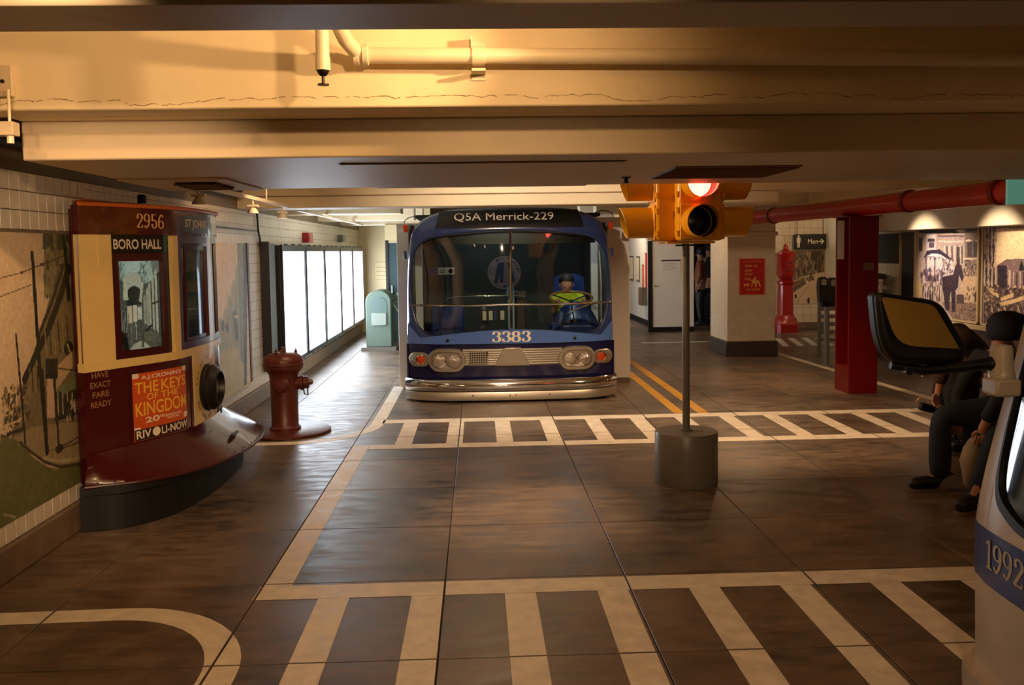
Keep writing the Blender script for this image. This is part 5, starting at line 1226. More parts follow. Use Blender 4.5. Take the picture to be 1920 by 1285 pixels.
wall_print('street_mural', 'large sepia and green street corner mural on the left wall', mur1, -2.535, 4.2, 6.06, .30, 1.862, 1)
t = wall_print('street_mural', 'hazy pale street mural between the trolley and the light boxes', mur2, -2.535, 8.1, 10.22, .31, 1.845, 1)
MB().box(-2.547, -2.525, 10.22, 10.29, .30, 1.85).build('frame_post', mat('brown_frame', (70, 52, 40), .5), t)
MB().box(-2.547, -2.52, 8.1, 10.29, .285, .31).build('frame_sill', mat('cream_trim', (206, 190, 156), .5), t)
M_trim = mat('tan_trim', (196, 166, 120), .45)
wall_print('street_photo_mural', 'black and white mural of a horse and crowded streetcar', mur3, 6.53, 13.42, 11.73, .695, 1.925, -1, M_trim)
wall_print('street_photo_mural', 'black and white mural of market wagons under a pale sky', mur4, 6.53, 11.63, 9.9, .69, 1.925, -1, M_trim)
t = thing('street_photo_mural', 'sepia streetcar avenue mural below the Men sign', 'mural', (6.77, 18.74, .53))
MB().box(6.36, 7.18, 18.735, 18.7495, .53, 1.62).build('board', M_white, t)
picture('print', mur5, lambda u, v: (6.36+.82*u, 18.734, .53+1.09*v), t)
for xx in (6.34, 7.19): MB().box(xx-.012, xx+.012, 18.72, 18.7495, .5, 1.95).build('frame_post', M_trim, t)
MB().box(6.34, 7.19, 18.72, 18.7495, 1.62, 1.66).build('frame_rail', M_trim, t)

# Men sign
ms = thing('restroom_sign', 'black hanging sign with a figure, Men and an arrow', 'sign', (6.83, 18.6, 1.66))
MB().box(6.50, 7.16, 18.60, 18.64, 1.66, 1.97).build('panel', M_sign, ms, bevel=.004)
letter('Men', lambda u, v: (6.78+u, 18.598, 1.77+v), .20, .10, M_signw, ms, bold=.006)
MB().prism([(7.0, 1.805), (7.075, 1.805), (7.04, 1.765), (7.065, 1.765), (7.12, 1.818), (7.065, 1.871), (7.04, 1.871), (7.075, 1.831), (7.0, 1.831)], lambda u, v, d: (u, 18.599-d, v), 0, .002).build('arrow', M_signw, ms)
fg = MB().prism([(6.545, 1.80), (6.545, 1.90), (6.625, 1.90), (6.625, 1.80), (6.61, 1.80), (6.61, 1.70), (6.588, 1.70), (6.588, 1.79), (6.582, 1.79), (6.582, 1.70), (6.56, 1.70), (6.56, 1.80)], lambda u, v, d: (u, 18.599-d, v), 0, .002).build('figure', M_signw, ms)
MB().lathe([(.022, 0), (.022, .002)], (6.585, 18.599, 1.925), (0, -1, 0), 16).build('figure_head', M_signw, fg)
for xx in (6.56, 7.1): MB().tube([(xx, 18.62, 1.97), (xx, 18.62, 2.749)], .006, 6).build('hanger', M_darkmetal, ms)

# ------------------------------------------------------------------ red fire alarm pedestal
fp = thing('fire_alarm_post', 'red cast iron fire alarm box on a fluted pedestal', 'alarm post', (6.20, 18.25, 0))
def sq(cx, cy, r, z, ch=.25):
    q = r*ch; return [(cx-r+q, cy-r, z), (cx+r-q, cy-r, z), (cx+r, cy-r+q, z), (cx+r, cy+r-q, z), (cx+r-q, cy+r, z), (cx-r+q, cy+r, z), (cx-r, cy+r-q, z), (cx-r, cy-r+q, z)]
M_redb = mat('bright_red_enamel', (148, 10, 10), .3, coat=.2)
MB().loft([sq(6.20, 18.25, r, z) for r, z in ((.22, 0), (.22, .16), (.20, .18), (.19, .26), (.15, .32), (.135, .36), (.125, .95), (.15, .98), (.15, 1.02), (.10, 1.05))], cap0=True, cap1=True).build('pedestal', M_redb, fp, smooth=True)
bxp = MB().loft([sq(6.20, 18.25, r, z) for r, z in ((.09, 1.05), (.13, 1.10), (.15, 1.16), (.15, 1.52), (.17, 1.56), (.17, 1.60), (.12, 1.63))], cap0=True, cap1=True).build('alarm_box', M_redb, fp, smooth=True)
MB().lathe([(.10, 0), (.06, .03), (.045, .06), (.05, .09), (.035, .12), (0, .15)], (6.20, 18.25, 1.63), n=20).build('finial', M_redb, fp, smooth=True)
for k, ln in enumerate((.16, .12, .16)): MB().box(6.20-ln/2, 6.20+ln/2, 18.09, 18.101, 1.22+.08*k, 1.25+.08*k).build('raised_text', mat('dark_red', (110, 8, 8), .4), bxp)

# ------------------------------------------------------------------ tiled pillar with poster
pi = thing('tiled_pillar', 'square cream tiled pillar with a dark base course', 'pillar', (4.30, 14.8, 0))
MB().box(3.93, 4.70, 14.30, 15.35, .23, 2.75).build('shaft', tile_wall_mat('pillar_tile', (222, 200, 168), (204, 182, 150), .108), pi, bevel=.015)
MB().box(3.90, 4.73, 14.27, 15.38, 0, .23).build('base_course', mat('dark_brown_base', (66, 52, 40), .45, var=.2), pi, bevel=.01)
MB().box(3.90, 4.73, 14.27, 15.38, 1.90, 1.96).build('band', mat('cream_band', (214, 192, 158), .4), pi, bevel=.01)
pw = thing('dog_poster', 'red poster with yellow lettering and a walked dog on the pillar', 'poster', (4.32, 14.29, .97))
MB().box(4.115, 4.525, 14.282, 14.2995, .97, 1.545).build('sheet', mat('poster_red', (192, 24, 18), .45), pw)
M_pyel = mat('poster_yellow', (232, 170, 70), .5)
f_ = MB()
for b_ in ((4.118, 4.124, .973, 1.542), (4.516, 4.522, .973, 1.542), (4.124, 4.516, .973, .979), (4.124, 4.516, 1.536, 1.542)): f_.box(b_[0], b_[1], 14.2805, 14.2825, b_[2], b_[3])
f_.build('border', M_pyel, pw)
for tx_, u, v, ww, hh in (('clean up', 4.20, 1.40, .20, .055), ('after', 4.20, 1.335, .13, .05), ('your', 4.20, 1.265, .13, .05), ('dog', 4.20, 1.195, .10, .055), ("it's $100", 4.24, 1.03, .20, .045), ('- - - - - -', 4.18, 1.49, .28, .012)):
    letter(tx_, lambda a, b_: (u+a, 14.2808, v+b_), ww, hh, M_pyel, pw, bold=.012)
MB().prism([(4.30, 1.10), (4.32, 1.16), (4.30, 1.20), (4.345, 1.22), (4.36, 1.26), (4.385, 1.24), (4.375, 1.21), (4.43, 1.19), (4.46, 1.10), (4.435, 1.10), (4.42, 1.15), (4.385, 1.15), (4.395, 1.09), (4.37, 1.09), (4.36, 1.15), (4.335, 1.16), (4.32, 1.10)], lambda u, v, d: (u, 14.281-d, v), 0, .001).build('walker_figure', M_pyel, pw)
MB().prism([(4.19, 1.095), (4.19, 1.13), (4.18, 1.15), (4.20, 1.145), (4.25, 1.145), (4.265, 1.16), (4.285, 1.145), (4.265, 1.135), (4.26, 1.095), (4.245, 1.095), (4.243, 1.12), (4.208, 1.12), (4.205, 1.095)], lambda u, v, d: (u, 14.281-d, v), 0, .001).build('dog_figure', M_pyel, pw)

# ------------------------------------------------------------------ far doorway, notice, posters, passage people
dr = thing('door_2', 'white flush door panel with black edges in the far corridor', 'door', (4.0, 18.8, 0)); dr['kind'] = 'structure'
MB().box(3.60, 4.46, 18.76, 18.82, .10, 1.88).build('leaf', M_whitep, dr, bevel=.004)
MB().box(3.52, 3.60, 18.74, 18.84, 0, 1.88).build('edge_post', M_black, dr); MB().box(3.60, 4.46, 18.755, 18.83, 0, .10).build('kick_plate', M_black, dr)
MB().box(3.52, 4.75, 18.74, 18.84, 1.88, 2.75).build('transom', M_white, dr)
MB().lathe([(.02, 0), (.02, .04)], (3.66, 18.76, .95), (0, -1, 0), 12).build('handle', M_steel, dr)
nn = thing('door_notice', 'small white notice with a dark header on the far door', 'notice', (3.98, 18.755, 1.24))
MB().box(3.78, 4.18, 18.747, 18.7595, 1.24, 1.485).build('sheet', M_whitep, nn); MB().box(3.78, 4.18, 18.745, 18.7475, 1.455, 1.487).build('header', mat('purple_header', (70, 46, 60), .5), nn)
for k in range(4): MB().box(3.82, 4.02+.08*(k % 2), 18.7455, 18.7475, 1.28+.04*k, 1.288+.04*k).build('text_line', mat('grey_text', (150, 140, 132), .5), nn)
for k, (yy, col_, zt, zb, lab) in enumerate(((20.9, (214, 96, 34), 1.35, .62, 'orange hanging banner on the corridor wall'), (20.5, (196, 30, 24), 1.62, .55, 'red hanging banner nearest the far door'))):
    t = thing('banner', lab, 'banner', (3.79, yy, zb))
    MB().prism([(yy-.09, zt), (yy+.09, zt), (yy+.09, zb+.25), (yy, zb), (yy-.09, zb+.25)], lambda u, v, d: (3.7995-d, u, v), 0, .01).build('cloth', mat('banner_%d' % k, col_, .6), t)
    MB().tube([(3.79, yy-.1, zt), (3.79, yy+.1, zt)], .008, 6).build('rod', M_darkmetal, t)
for k, (yy, w_, lab) in enumerate(((21.5, .4, 'framed pale print on the corridor wall'), (22.4, .5, 'framed grey print deeper in the corridor'))):
    t = thing('framed_print', lab, 'picture', (3.79, yy, 1.0)); MB().box(3.78, 3.7995, yy-w_/2, yy+w_/2, .95, 1.55).build('frame', mat('grey_frame', (110, 100, 90), .5), t); MB().box(3.776, 3.781, yy-w_/2+.04, yy+w_/2-.04, .99, 1.51).build('sheet', M_creamw, t)
bxx = thing('wall_cabinet', 'small brown cabinet below the banners on the corridor wall', 'cabinet', (3.7, 20.6, .35)); MB().box(3.66, 3.7995, 20.40, 20.75, .45, .85).build('body', M_base, bxx, bevel=.01); MB().box(3.652, 3.66, 20.42, 20.73, .47, .83).build('door', M_base, bxx)

def stander(label, x, y, h, top, legs, hair=M_hair, yaw=0.0):
    t = thing('person', label, 'person', (x, y, 0)); k = h/1.75
    cs, sn = math.cos(yaw), math.sin(yaw)
    def p(a, b_, c_): return (x+(a*cs-b_*sn)*k, y+(a*sn+b_*cs)*k, c_*k)
    P = {'hip': (p(0, 0, .95), (.15*k, .11*k)), 'waist': (p(0, 0, 1.1), (.13*k, .1*k)), 'chest': (p(0, 0, 1.32), (.16*k, .11*k)), 'neck': (p(0, 0, 1.5), .05*k), 'jaw': (p(0, .02, 1.57), (.07*k, .075*k)), 'skull': (p(0, 0, 1.66), (.085*k, .095*k)), 'top': (p(0, 0, 1.71), .06*k)}
    E = [('hip', 'waist'), ('waist', 'chest'), ('chest', 'neck'), ('neck', 'jaw'), ('jaw', 'skull'), ('skull', 'top')]; rt = ['hip']
    for sg, n in ((-1, 'l'), (1, 'r')):
        P[n+'s'] = (p(sg*.19, 0, 1.42), .055*k); P[n+'e'] = (p(sg*.23, -.02, 1.14), .042*k); P[n+'w'] = (p(sg*.22, .06, .9), .028*k)
        P[n+'k'] = (p(sg*.1, .02, .5), .065*k); P[n+'a'] = (p(sg*.1, -.02, .1), .032*k); P[n+'f'] = (p(sg*.1, .12, .045), .026*k)
        E += [('chest', n+'s'), (n+'s', n+'e'), (n+'e', n+'w'), (n+'w', n+'palm'), ('hip', n+'k'), (n+'k', n+'a'), (n+'a', n+'f')]
        rt += hand_pts(P, E, n, P[n+'w'][0], (0, .2, -1), (0, 1, .2), (-sg, 0, 0), k, .4)
    skin('body', P, E, M_skin, t, rt)
    skin('top', {'a': (p(0, 0, .93), (.17*k, .13*k)), 'b': (p(0, 0, 1.1), (.15*k, .12*k)), 'c': (p(0, 0, 1.33), (.18*k, .13*k)), 'n': (p(0, 0, 1.46), (.07*k, .065*k)), 'l': (p(-.2, 0, 1.42), .07*k), 'le': (p(-.235, -.02, 1.14), .056*k), 'lw': (p(-.222, .05, .94), .042*k), 'r': (p(.2, 0, 1.42), .07*k), 're': (p(.235, -.02, 1.14), .056*k), 'rw': (p(.222, .05, .94), .042*k)},
         [('a', 'b'), ('b', 'c'), ('c', 'n'), ('c', 'l'), ('l', 'le'), ('le', 'lw'), ('c', 'r'), ('r', 're'), ('re', 'rw')], top, t, ['a'])
    skin('trousers', {'a': (p(0, 0, .93), (.17*k, .13*k)), 'l': (p(-.1, .02, .5), .08*k), 'la': (p(-.1, -.02, .09), .06*k), 'r': (p(.1, .02, .5), .08*k), 'ra': (p(.1, -.02, .09), .06*k)}, [('a', 'l'), ('l', 'la'), ('a', 'r'), ('r', 'ra')], legs, t, ['a'])
    for sg in (-1, 1): skin('shoe', {'k': (p(sg*.1, -.025, .12), .055*k), 'a': (p(sg*.1, -.03, .055), .052*k), 'b': (p(sg*.1, .16, .046), .046*k)}, [('k', 'a'), ('a', 'b')], M_black, t, ['a'], 2)
    MB().ball(p(0, -.012, 1.675), .115*k, 16, (.95, 1.05, .95)).build('hair', hair, t, smooth=2)
    face(t, p(0, .02, 1.62), .09*k, (-sn, cs, 0)); return t
stander('person in an orange-brown top standing in the dark passage', 4.95, 20.2, 1.72, mat('rust_top', (150, 84, 46), .7), M_dark, yaw=1.2)
stander('person in dark clothes at the passage edge by the pillar', 5.32, 20.9, 1.80, mat('black_cloth', (22, 22, 26), .8), mat('black_cloth', (22, 22, 26), .8), yaw=1.8)

# ------------------------------------------------------------------ red column, standpipe, green sign
rc = thing('steel_column', 'dark red H-section steel column standing on the floor', 'column', (4.45, 10.62, 0))
for y0, y1 in ((10.42, 10.455), (10.80, 10.835)): MB().box(4.285, 4.625, y0, y1, 0, 2.05).build('flange', M_red, rc, bevel=.004)
MB().box(4.435, 4.475, 10.455, 10.80, .0, 2.05).build('web', M_red, rc)
MB().box(4.288, 4.434, 10.456, 10.799, 0, .31).build('boxed_base', M_red, rc); MB().box(4.476, 4.622, 10.456, 10.799, 0, .31).build('boxed_base', M_red, rc)
MB().box(4.292, 4.372, 10.792, 10.7995, 1.56, 2.02).build('white_label', M_whitep, rc, label='long white label in the recess of the column')
pt = MB().box(4.292, 4.57, 10.412, 10.4195, 1.405, 1.555).build('plate', M_red, rc, bevel=.003)
MB().box(4.44, 4.56, 10.408, 10.4125, 1.44, 1.52).build('plate_card', M_base, pt)
MB().box(4.26, 4.65, 10.40, 10.855, 2.05, 2.062).build('cap_plate', M_red, rc)
M_redp = mat('red_pipe_paint', (176, 16, 14), .28, coat=.2)
sp = thing('standpipe', 'long red standpipe running above the red steel column', 'pipe', (4.35, 10.6, 2.17))
MB().tube([(4.17, 17.2, 2.18), (4.28, 14.0, 2.175), (4.42, 10.6, 2.168), (4.62, 7.4, 2.165), (4.66, 6.7, 2.165)], .104, 24).build('pipe', M_redp, sp, smooth=True)
for yy, xx in ((13.2, 4.31), (9.4, 4.49), (7.9, 4.585)): MB().lathe([(.106, -.035), (.118, -.03), (.118, .03), (.106, .035)], (xx, yy, 2.171), (-.05, 1, 0), 24).build('coupling', M_red, sp, smooth=True)
for yy, xx in ((12.9, 4.32), (11.9, 4.37), (8.4, 4.56)): MB().tube([(xx, yy, 2.27), (xx, yy, 2.749)], .008, 6).build('hanger', M_pipe, sp)
gs = thing('hanging_sign', 'teal green sign panel hanging at the upper right edge', 'sign', (3.9, 6.4, 2.0))
MB().box(3.755, 4.55, 6.38, 6.41, 1.995, 2.32).build('panel', mat('teal_sign', (120, 190, 166), .5, emit=(120, 190, 166), es=.3), gs); MB().tube([(3.85, 6.395, 2.32), (3.85, 6.395, 2.749)], .006, 6).build('hanger', M_darkmetal, gs); MB().tube([(4.4, 6.395, 2.32), (4.4, 6.395, 2.749)], .006, 6).build('hanger', M_darkmetal, gs)  # slight glow added to the panel to lift its unlit face

# ------------------------------------------------------------------ parking meter, cabinet, bin, boards on the right
pm = thing('parking_meter', 'twin-headed dark parking meter on a grey post', 'parking meter', (5.02, 13.0, 0))
MB().lathe([(.09, 0), (.09, .012), (.04, .02), (.038, .85)], (5.02, 13.0, 0), n=20).build('post', M_grey, pm, smooth=True)
MB().box(4.93, 5.13, 12.95, 13.05, .85, .92).build('yoke', M_darkmetal, pm, bevel=.015)
for xx, dz in ((4.955, 0), (5.095, -.01)):
    m_ = MB().prism(rounded([(-.055, 0), (.055, 0), (.072, .2), (.06, .36), (-.06, .36), (-.072, .2)], [.02, .02, .03, .07, .07, .03]), lambda u, v, d: (xx+u, 12.95+d, .92+dz+v), 0, .11).build('meter_head', mat('meter_dark', (40, 36, 34), .35, metal=.3), pm, bevel=.008)
    MB().prism(rounded([(-.04, .24), (.04, .24), (.035, .33), (-.035, .33)], .03), lambda u, v, d: (xx+u, 12.949-d, .92+dz+v), 0, .004).build('window', M_lampglass, m_)
cb_ = thing('grey_rack', 'grey slatted metal rack behind the parking meter', 'rack', (5.42, 13.9, 0))
for xx in (5.24, 5.60): MB().box(xx-.02, xx+.02, 13.85, 13.9, 0, 1.05).build('leg', M_grey, cb_)
for k in range(7): MB().box(5.26, 5.58, 13.86, 13.88, .25+.12*k, .31+.12*k).build('slat', M_grey, cb_)
tb_ = thing('litter_bin', 'silver litter bin with a domed lid by the right wall', 'bin', (6.28, 14.25, 0))
MB().lathe([(.20, 0), (.21, .02), (.23, 1.14), (.24, 1.15), (.24, 1.18)], (6.28, 14.25, 0), n=28).build('body', M_steel, tb_, smooth=True)
MB().lathe([(.245, 1.18), (.25, 1.20), (.20, 1.25), (.10, 1.28), (.0, 1.285)], (6.28, 14.25, 0), n=28).build('lid', M_steel, tb_, smooth=True)
letter('TRANSIT', lambda u, v: (6.28+.236*math.sin(-.75+u*4.4), 14.25-.236*math.cos(-.75+u*4.4), 1.03+v), .32, .07, M_whitep, tb_, bold=.02)
bb_ = thing('dark_board', 'wide dark board on the right wall above the litter bin', 'board', (6.53, 14.3, 1.43))
MB().box(6.53, 6.549, 13.98, 14.75, 1.43, 1.90).build('board', M_dark, bb_); MB().box(6.525, 6.549, 13.95, 13.98, .70, 1.92).build('trim', M_trim, bb_)
bb_ = thing('dark_board', 'tall narrow black board beside the horse mural', 'board', (6.53, 13.7, .3)); MB().box(6.53, 6.549, 13.50, 13.90, .3, 1.91).build('board', M_black, bb_); MB().box(6.525, 6.549, 13.46, 13.50, .3, 1.92).build('trim', M_trim, bb_)
bb_ = thing('display_ledge', 'dark wood ledge under the right wall murals', 'ledge', (6.5, 11.5, .5)); MB().box(6.49, 6.549, 9.2, 13.46, .16, .665).build('panel', mat('dark_wood', (70, 44, 26), .4, var=.3, scale=5), bb_); MB().box(6.47, 6.549, 9.2, 13.46, .60, .665).build('cap', M_trim, bb_, bevel=.005)

# ------------------------------------------------------------------ far left: turnstile, notice, door
M_tsg = mat('turnstile_green', (104, 124, 112), .4, var=.1, scale=4)
ts = thing('turnstile', 'pale green old turnstile cabinet at the far left', 'turnstile', (-1.7, 16.3, 0))
MB().prism([(-.235, 0.06), (.21, .06), (.21, .86)]+[(-.0125+.2225*math.cos(t), .86+.2*math.sin(t)) for t in [math.pi*i/12 for i in range(1, 12)]]+[(-.235, .86)], lambda u, v, d: (-1.74+u, 16.2+d, v), 0, .75).build('cabinet', M_tsg, ts, bevel=.015)
MB().box(-2.06, -1.45, 16.12, 17.0, 0, .06).build('base', M_grey, ts)
MB().prism(arcp(0, 0, .15, .15, 0, 180, 14)+[(-.15, -.26), (.15, -.26)], lambda u, v, d: (-1.75+u, 16.2-d, .80+v), 0, .012).build('face_plate', mat('turnstile_plate', (96, 116, 112), .3, metal=.2), ts)
MB().box(-1.87, -1.61, 16.16, 16.20, .44, .66).build('coin_box', mat('turnstile_pale', (150, 162, 152), .4), ts, bevel=.012)
for a in (0, 2.1, 4.2): MB().tube([(-1.53, 16.5, .82), (-1.42, 16.5+.2*math.cos(a), .82+.2*math.sin(a))], .014, 8).build('arm', M_steel, ts, smooth=True)
nn = thing('wall_notice', 'cream framed notice on the far left back wall', 'notice', (-1.95, 19.97, 1.1)); MB().box(-2.22, -1.92, 19.975, 19.9995, 1.14, 1.52).build('frame', M_creamw, nn, bevel=.01)
for k in range(3): MB().box(-2.18, -1.98, 19.972, 19.976, 1.22+.09*k, 1.235+.09*k).build('text_line', mat('tan_text', (180, 156, 116), .5), nn)
dr = thing('door_1', 'dark teal door at the end of the left corridor', 'door', (-1.4, 17.3, 0)); dr['kind'] = 'structure'
MB().box(-1.66, -1.02, 17.3, 17.36, 0, 1.90).build('leaf', mat('teal_door', (34, 66, 70), .4), dr); MB().box(-1.71, -1.66, 17.26, 17.40, 0, 1.95).build('jamb', M_dark, dr)
MB().box(-1.71, -1.02, 17.26, 17.40, 1.95, 2.24).build('header', M_creamw, dr); MB().tube([(-1.60, 17.28, .85), (-1.60, 17.28, 1.1)], .015, 8).build('handle', M_steel, dr)
ab = thing('alarm_box', 'small red alarm box on the left wall above the light boxes', 'alarm box', (-2.5, 13.75, 1.9)); MB().box(-2.549, -2.45, 13.55, 13.90, 1.885, 2.03).build('body', M_redb, ab, bevel=.006); MB().box(-2.45, -2.442, 13.6, 13.85, 1.91, 2.0).build('door', M_redb, ab, bevel=.003)
ab = thing('junction_box', 'small grey junction box high on the left wall', 'junction box', (-2.5, 17.2, 1.98)); MB().box(-2.549, -2.46, 17.0, 17.45, 1.93, 2.06).build('body', M_grey, ab, bevel=.006); MB().box(-2.46, -2.455, 17.03, 17.42, 1.945, 2.045).build('cover', M_grey, ab)
o = MB().tube([(-2.53, 10.75, 2.20), (-2.53, 10.78, 2.0), (-2.525, 10.83, 1.9), (-2.53, 10.86, 1.82)], .012, 8).build('conduit', M_dark, smooth=True); setp(o, 'thin dark cable dropping to the first light box', 'cable')
o = MB().tube([(-2.53, 7.9, 2.005), (-2.53, 9.5, 1.995), (-2.53, 10.7, 1.99)], .006, 6).build('cable', M_dark, smooth=True); setp(o, 'thin cable strung along the upper left wall tiles', 'cable')
# track with heads along the left
tk = thing('lighting_track', 'cream lighting track hung along the left side ceiling', 'track', (-2.0, 10.5, 2.2))
MB().box(-2.02, -1.98, 6.25, 9.83, 2.21, 2.24).build('rail', M_pipe, tk)
MB().box(-2.02, -1.98, 10.45, 16.2, 2.20, 2.225).build('rail', M_pipe, tk)
for yy in (6.9, 8.9, 11.0, 13.5, 15.8): MB().tube([(-2.0, yy, 2.225 if yy > 10 else 2.24), (-2.0, yy, 2.749)], .008, 6).build('hanger', M_pipe, tk)
for yy, xx, lab in ((6.75, -2.0, 'track lamp head just behind the trolley roof'), (8.35, -2.0, 'bell-shaped track lamp above the hydrant'), (9.6, -2.0, 'track lamp head nearest the light boxes')):
    t = thing('track_lamp', lab, 'lamp', (xx, yy, 2.1), 0, 'track lamp heads on the left track')
    MB().tube([(xx, yy, 2.205), (xx, yy, 2.15)], .009, 8).build('stem', M_pipe, t)
    MB().lathe([(.02, 2.15), (.028, 2.135), (.05, 2.10), (.052, 2.09), (.044, 2.09)], (xx, yy, 0), n=18).build('shade', M_lampw, t, smooth=True)
    MB().box(xx-.05, xx+.05, yy-.03, yy+.03, 2.145, 2.165).build('adapter', M_lampw, t, bevel=.004)
# ------------------------------------------------------------------ modern white bus nose at the right edge
M_bw = mat('bus_white', (222, 208, 184), .3, coat=.3)
M_wsd = mat('dark_windscreen', (20, 28, 32), .06, coat=.6)
M_bblue = mat('bus_stripe_blue', (14, 52, 140), .3, coat=.3)
mbus = thing('modern_bus_front', 'white city bus nose with blue band numbered 1992 at the right edge', 'bus', (2.6, 2.2, 0))
# plan curve: s runs from the far side round the corner and along the front towards the camera
FP = catmull([(3.3, 3.50), (2.7, 3.50), (2.15, 3.46), (1.915, 3.43), (1.838, 3.36), (1.812, 3.24), (1.80, 3.05), (1.79, 2.6), (1.785, 2.1), (1.80, 1.4), (1.87, 1.0), (2.2, .78), (3.3, .72)], 10)
FP = [(x+.04, y) for x, y in FP]
FX = np.array(FP); FS = np.concatenate([[0], np.cumsum(np.hypot(*np.diff(FX, axis=0).T))]); FL = FS[-1]
def fmap(s, z, d=0.0):
    x = np.interp(s, FS, FX[:, 0]); y = np.interp(s, FS, FX[:, 1]); e = .03
    tx_ = np.interp(s+e, FS, FX[:, 0])-np.interp(s-e, FS, FX[:, 0]); ty_ = np.interp(s+e, FS, FX[:, 1])-np.interp(s-e, FS, FX[:, 1]); l = math.hypot(tx_, ty_)
    nx, ny = ty_/l, -tx_/l
    if nx > 0 and x < 2.0 or (ny < 0 and y > 3.3): nx, ny = -nx, -ny
    if y < 1.0 and ny > 0 and x > 2.0: nx, ny = -nx, -ny
    lean = .02*max(0, .5-z)+max(0, z-.68)**1.2*.22
    return (x+nx*(d-lean), y+ny*(d-lean), z)
def fs_at(y): return float(np.interp(-y, -FX[5*5:, 1], FS[5*5:]))
def fplate(name, s0, s1, zf0, zf1, d0, d1, m, par=mbus, ns=40, nz=10):
    z0 = zf0 if callable(zf0) else (lambda s: zf0); z1 = zf1 if callable(zf1) else (lambda s: zf1)
    return MB().slab(ns, nz, lambda u, v, d: fmap(s0+(s1-s0)*u, z0(s0+(s1-s0)*u)+(z1(s0+(s1-s0)*u)-z0(s0+(s1-s0)*u))*v, d0+(d1-d0)*d)).build(name, m, par, smooth=True)
sC = fs_at(3.245)   # where the windscreen starts, just round the corner
def wsb(s): # lower edge of the windscreen with its rounded corner by the far post
    return float(np.interp(s-sC, [0, .006, .014, .026, .04, .06, .085, .12, .16, .21, .4, 3], [2.1, 1.0, .905, .85, .815, .79, .772, .757, .742, .728, .705, .70]))
fplate('nose', 0, FL, .10, .47, -.03, 0, M_bw); bn = fplate('blue_band', 0, FL, .47, .675, -.03, .001, M_bblue)
fplate('upper_shell', 0, sC, .675, 2.1, -.03, 0, M_bw, ns=24, nz=14)
fplate('cowl', sC, sC+.25, .675, wsb, -.03, 0, M_bw, ns=40, nz=10); fplate('cowl', sC+.25, FL, .675, wsb, -.03, 0, M_bw, ns=40, nz=2)
fplate('windscreen_gasket', sC-.012, sC+.25, lambda s: wsb(max(sC, s))-.003, lambda s: min(2.1, wsb(max(sC, s-.012))+.028), -.02, .007, M_rub, ns=44, nz=6)
fplate('windscreen_gasket', sC+.25, FL-.4, lambda s: wsb(s)-.003, lambda s: wsb(s)+.028, -.02, .007, M_rub, ns=40, nz=1)
fplate('windscreen', sC+.004, sC+.25, lambda s: min(2.09, wsb(s)+.01), 2.1, -.02, -.008, M_wsd, ns=40, nz=8); fplate('windscreen', sC+.25, FL-.4, lambda s: wsb(s)+.01, 2.1, -.02, -.008, M_wsd, ns=30, nz=8)
fplate('roof_edge', 0, FL, 2.1, 2.13, -.06, 0, M_bw, nz=1)
n0 = fs_at(3.235)
letter('1992', lambda u, v: fmap(n0+u, .535+v, .0025), .255, .105, mat('bus_number_white', (214, 204, 184), .4), bn, vf=serif_num('1992', .06, .17))
# bumper
bp_ = fplate('bumper', sC-.6, FL-.3, .03, .125, -.02, .05, M_bw, nz=4)
fplate('bumper_strip', sC-.6, FL-.3, .0, .03, -.02, .035, M_rub, nz=1)
MB().box(2.1, 3.3, 1.0, 3.35, 0, .10).build('plinth', M_black, mbus)
# wiper marks / interior lines seen through the screen
# mirror on a black arm
mi = thing('bus_mirror', 'black-rimmed bus mirror with a brown reflection painted on its face, on an arm', 'mirror', (1.6, 3.25, 1.27))
OM = rounded([(1.430, 1.553), (1.672, 1.516), (1.782, 1.335), (1.762, 1.278), (1.50, 1.290), (1.450, 1.37)], [.03, .05, .03, .03, .05, .08])
IN = rounded([(1.448, 1.536), (1.652, 1.502), (1.756, 1.338), (1.550, 1.355), (1.500, 1.39)], [.012, .03, .012, .04, .05])
def mm(u, v, d): return (u, 3.26-d+(u-1.6)*.10, v)
MB().prism(OM, mm, -.09, -.02).build('housing', M_black, mi, bevel=.02)
R0 = [ray_poly(OM, (1.6, 1.42), a) for a in angs]; R1 = [ray_poly(IN, (1.6, 1.42), a) for a in angs]
MB().loft([[mm(*p, -.02) for p in R0], [mm(*p, .012) for p in R0], [mm(p[0]*.6+q[0]*.4, p[1]*.6+q[1]*.4, .02) for p, q in zip(R0, R1)], [mm(*q, .006) for q in R1]]).build('rim', M_black, mi, smooth=2)
MB().prism(IN, mm, .0, .006).build('mirror_glass', mat('mirror_painted_reflection', (166, 128, 56), .4, metal=.0), mi)  # flat brown painted on the glass in place of a reflection
MB().tube([(1.50, 3.27, 1.283), (1.62, 3.27, 1.262), (1.72, 3.26, 1.27), (1.86, 3.24, 1.285)], [.014, .018, .02, .022], 12).build('arm', M_black, mi, smooth=True)
MB().ball((1.86, 3.24, 1.285), .028, 12).build('arm_joint', M_black, mi, smooth=2)
MB().lathe([(.015, -.02), (.015, .02)], (1.56, 3.265, 1.262), (0, 1, 0), 10).build('knob', M_chrome, mi)
cu = MB().loft([[(1.892+r*math.cos(t)*.9, 3.235+r*math.sin(t), z) for t in [2*math.pi*j/18 for j in range(18)]] for r, z in ((.036, 1.352), (.040, 1.345), (.046, 1.26), (.05, 1.255), (.05, 1.235))], cap0=True, cap1=True).build('mount_cap', M_bw, mi, smooth=True)
MB().box(1.845, 1.94, 3.18, 3.285, 1.17, 1.235).build('mount_block', M_bw, mi, bevel=.012)

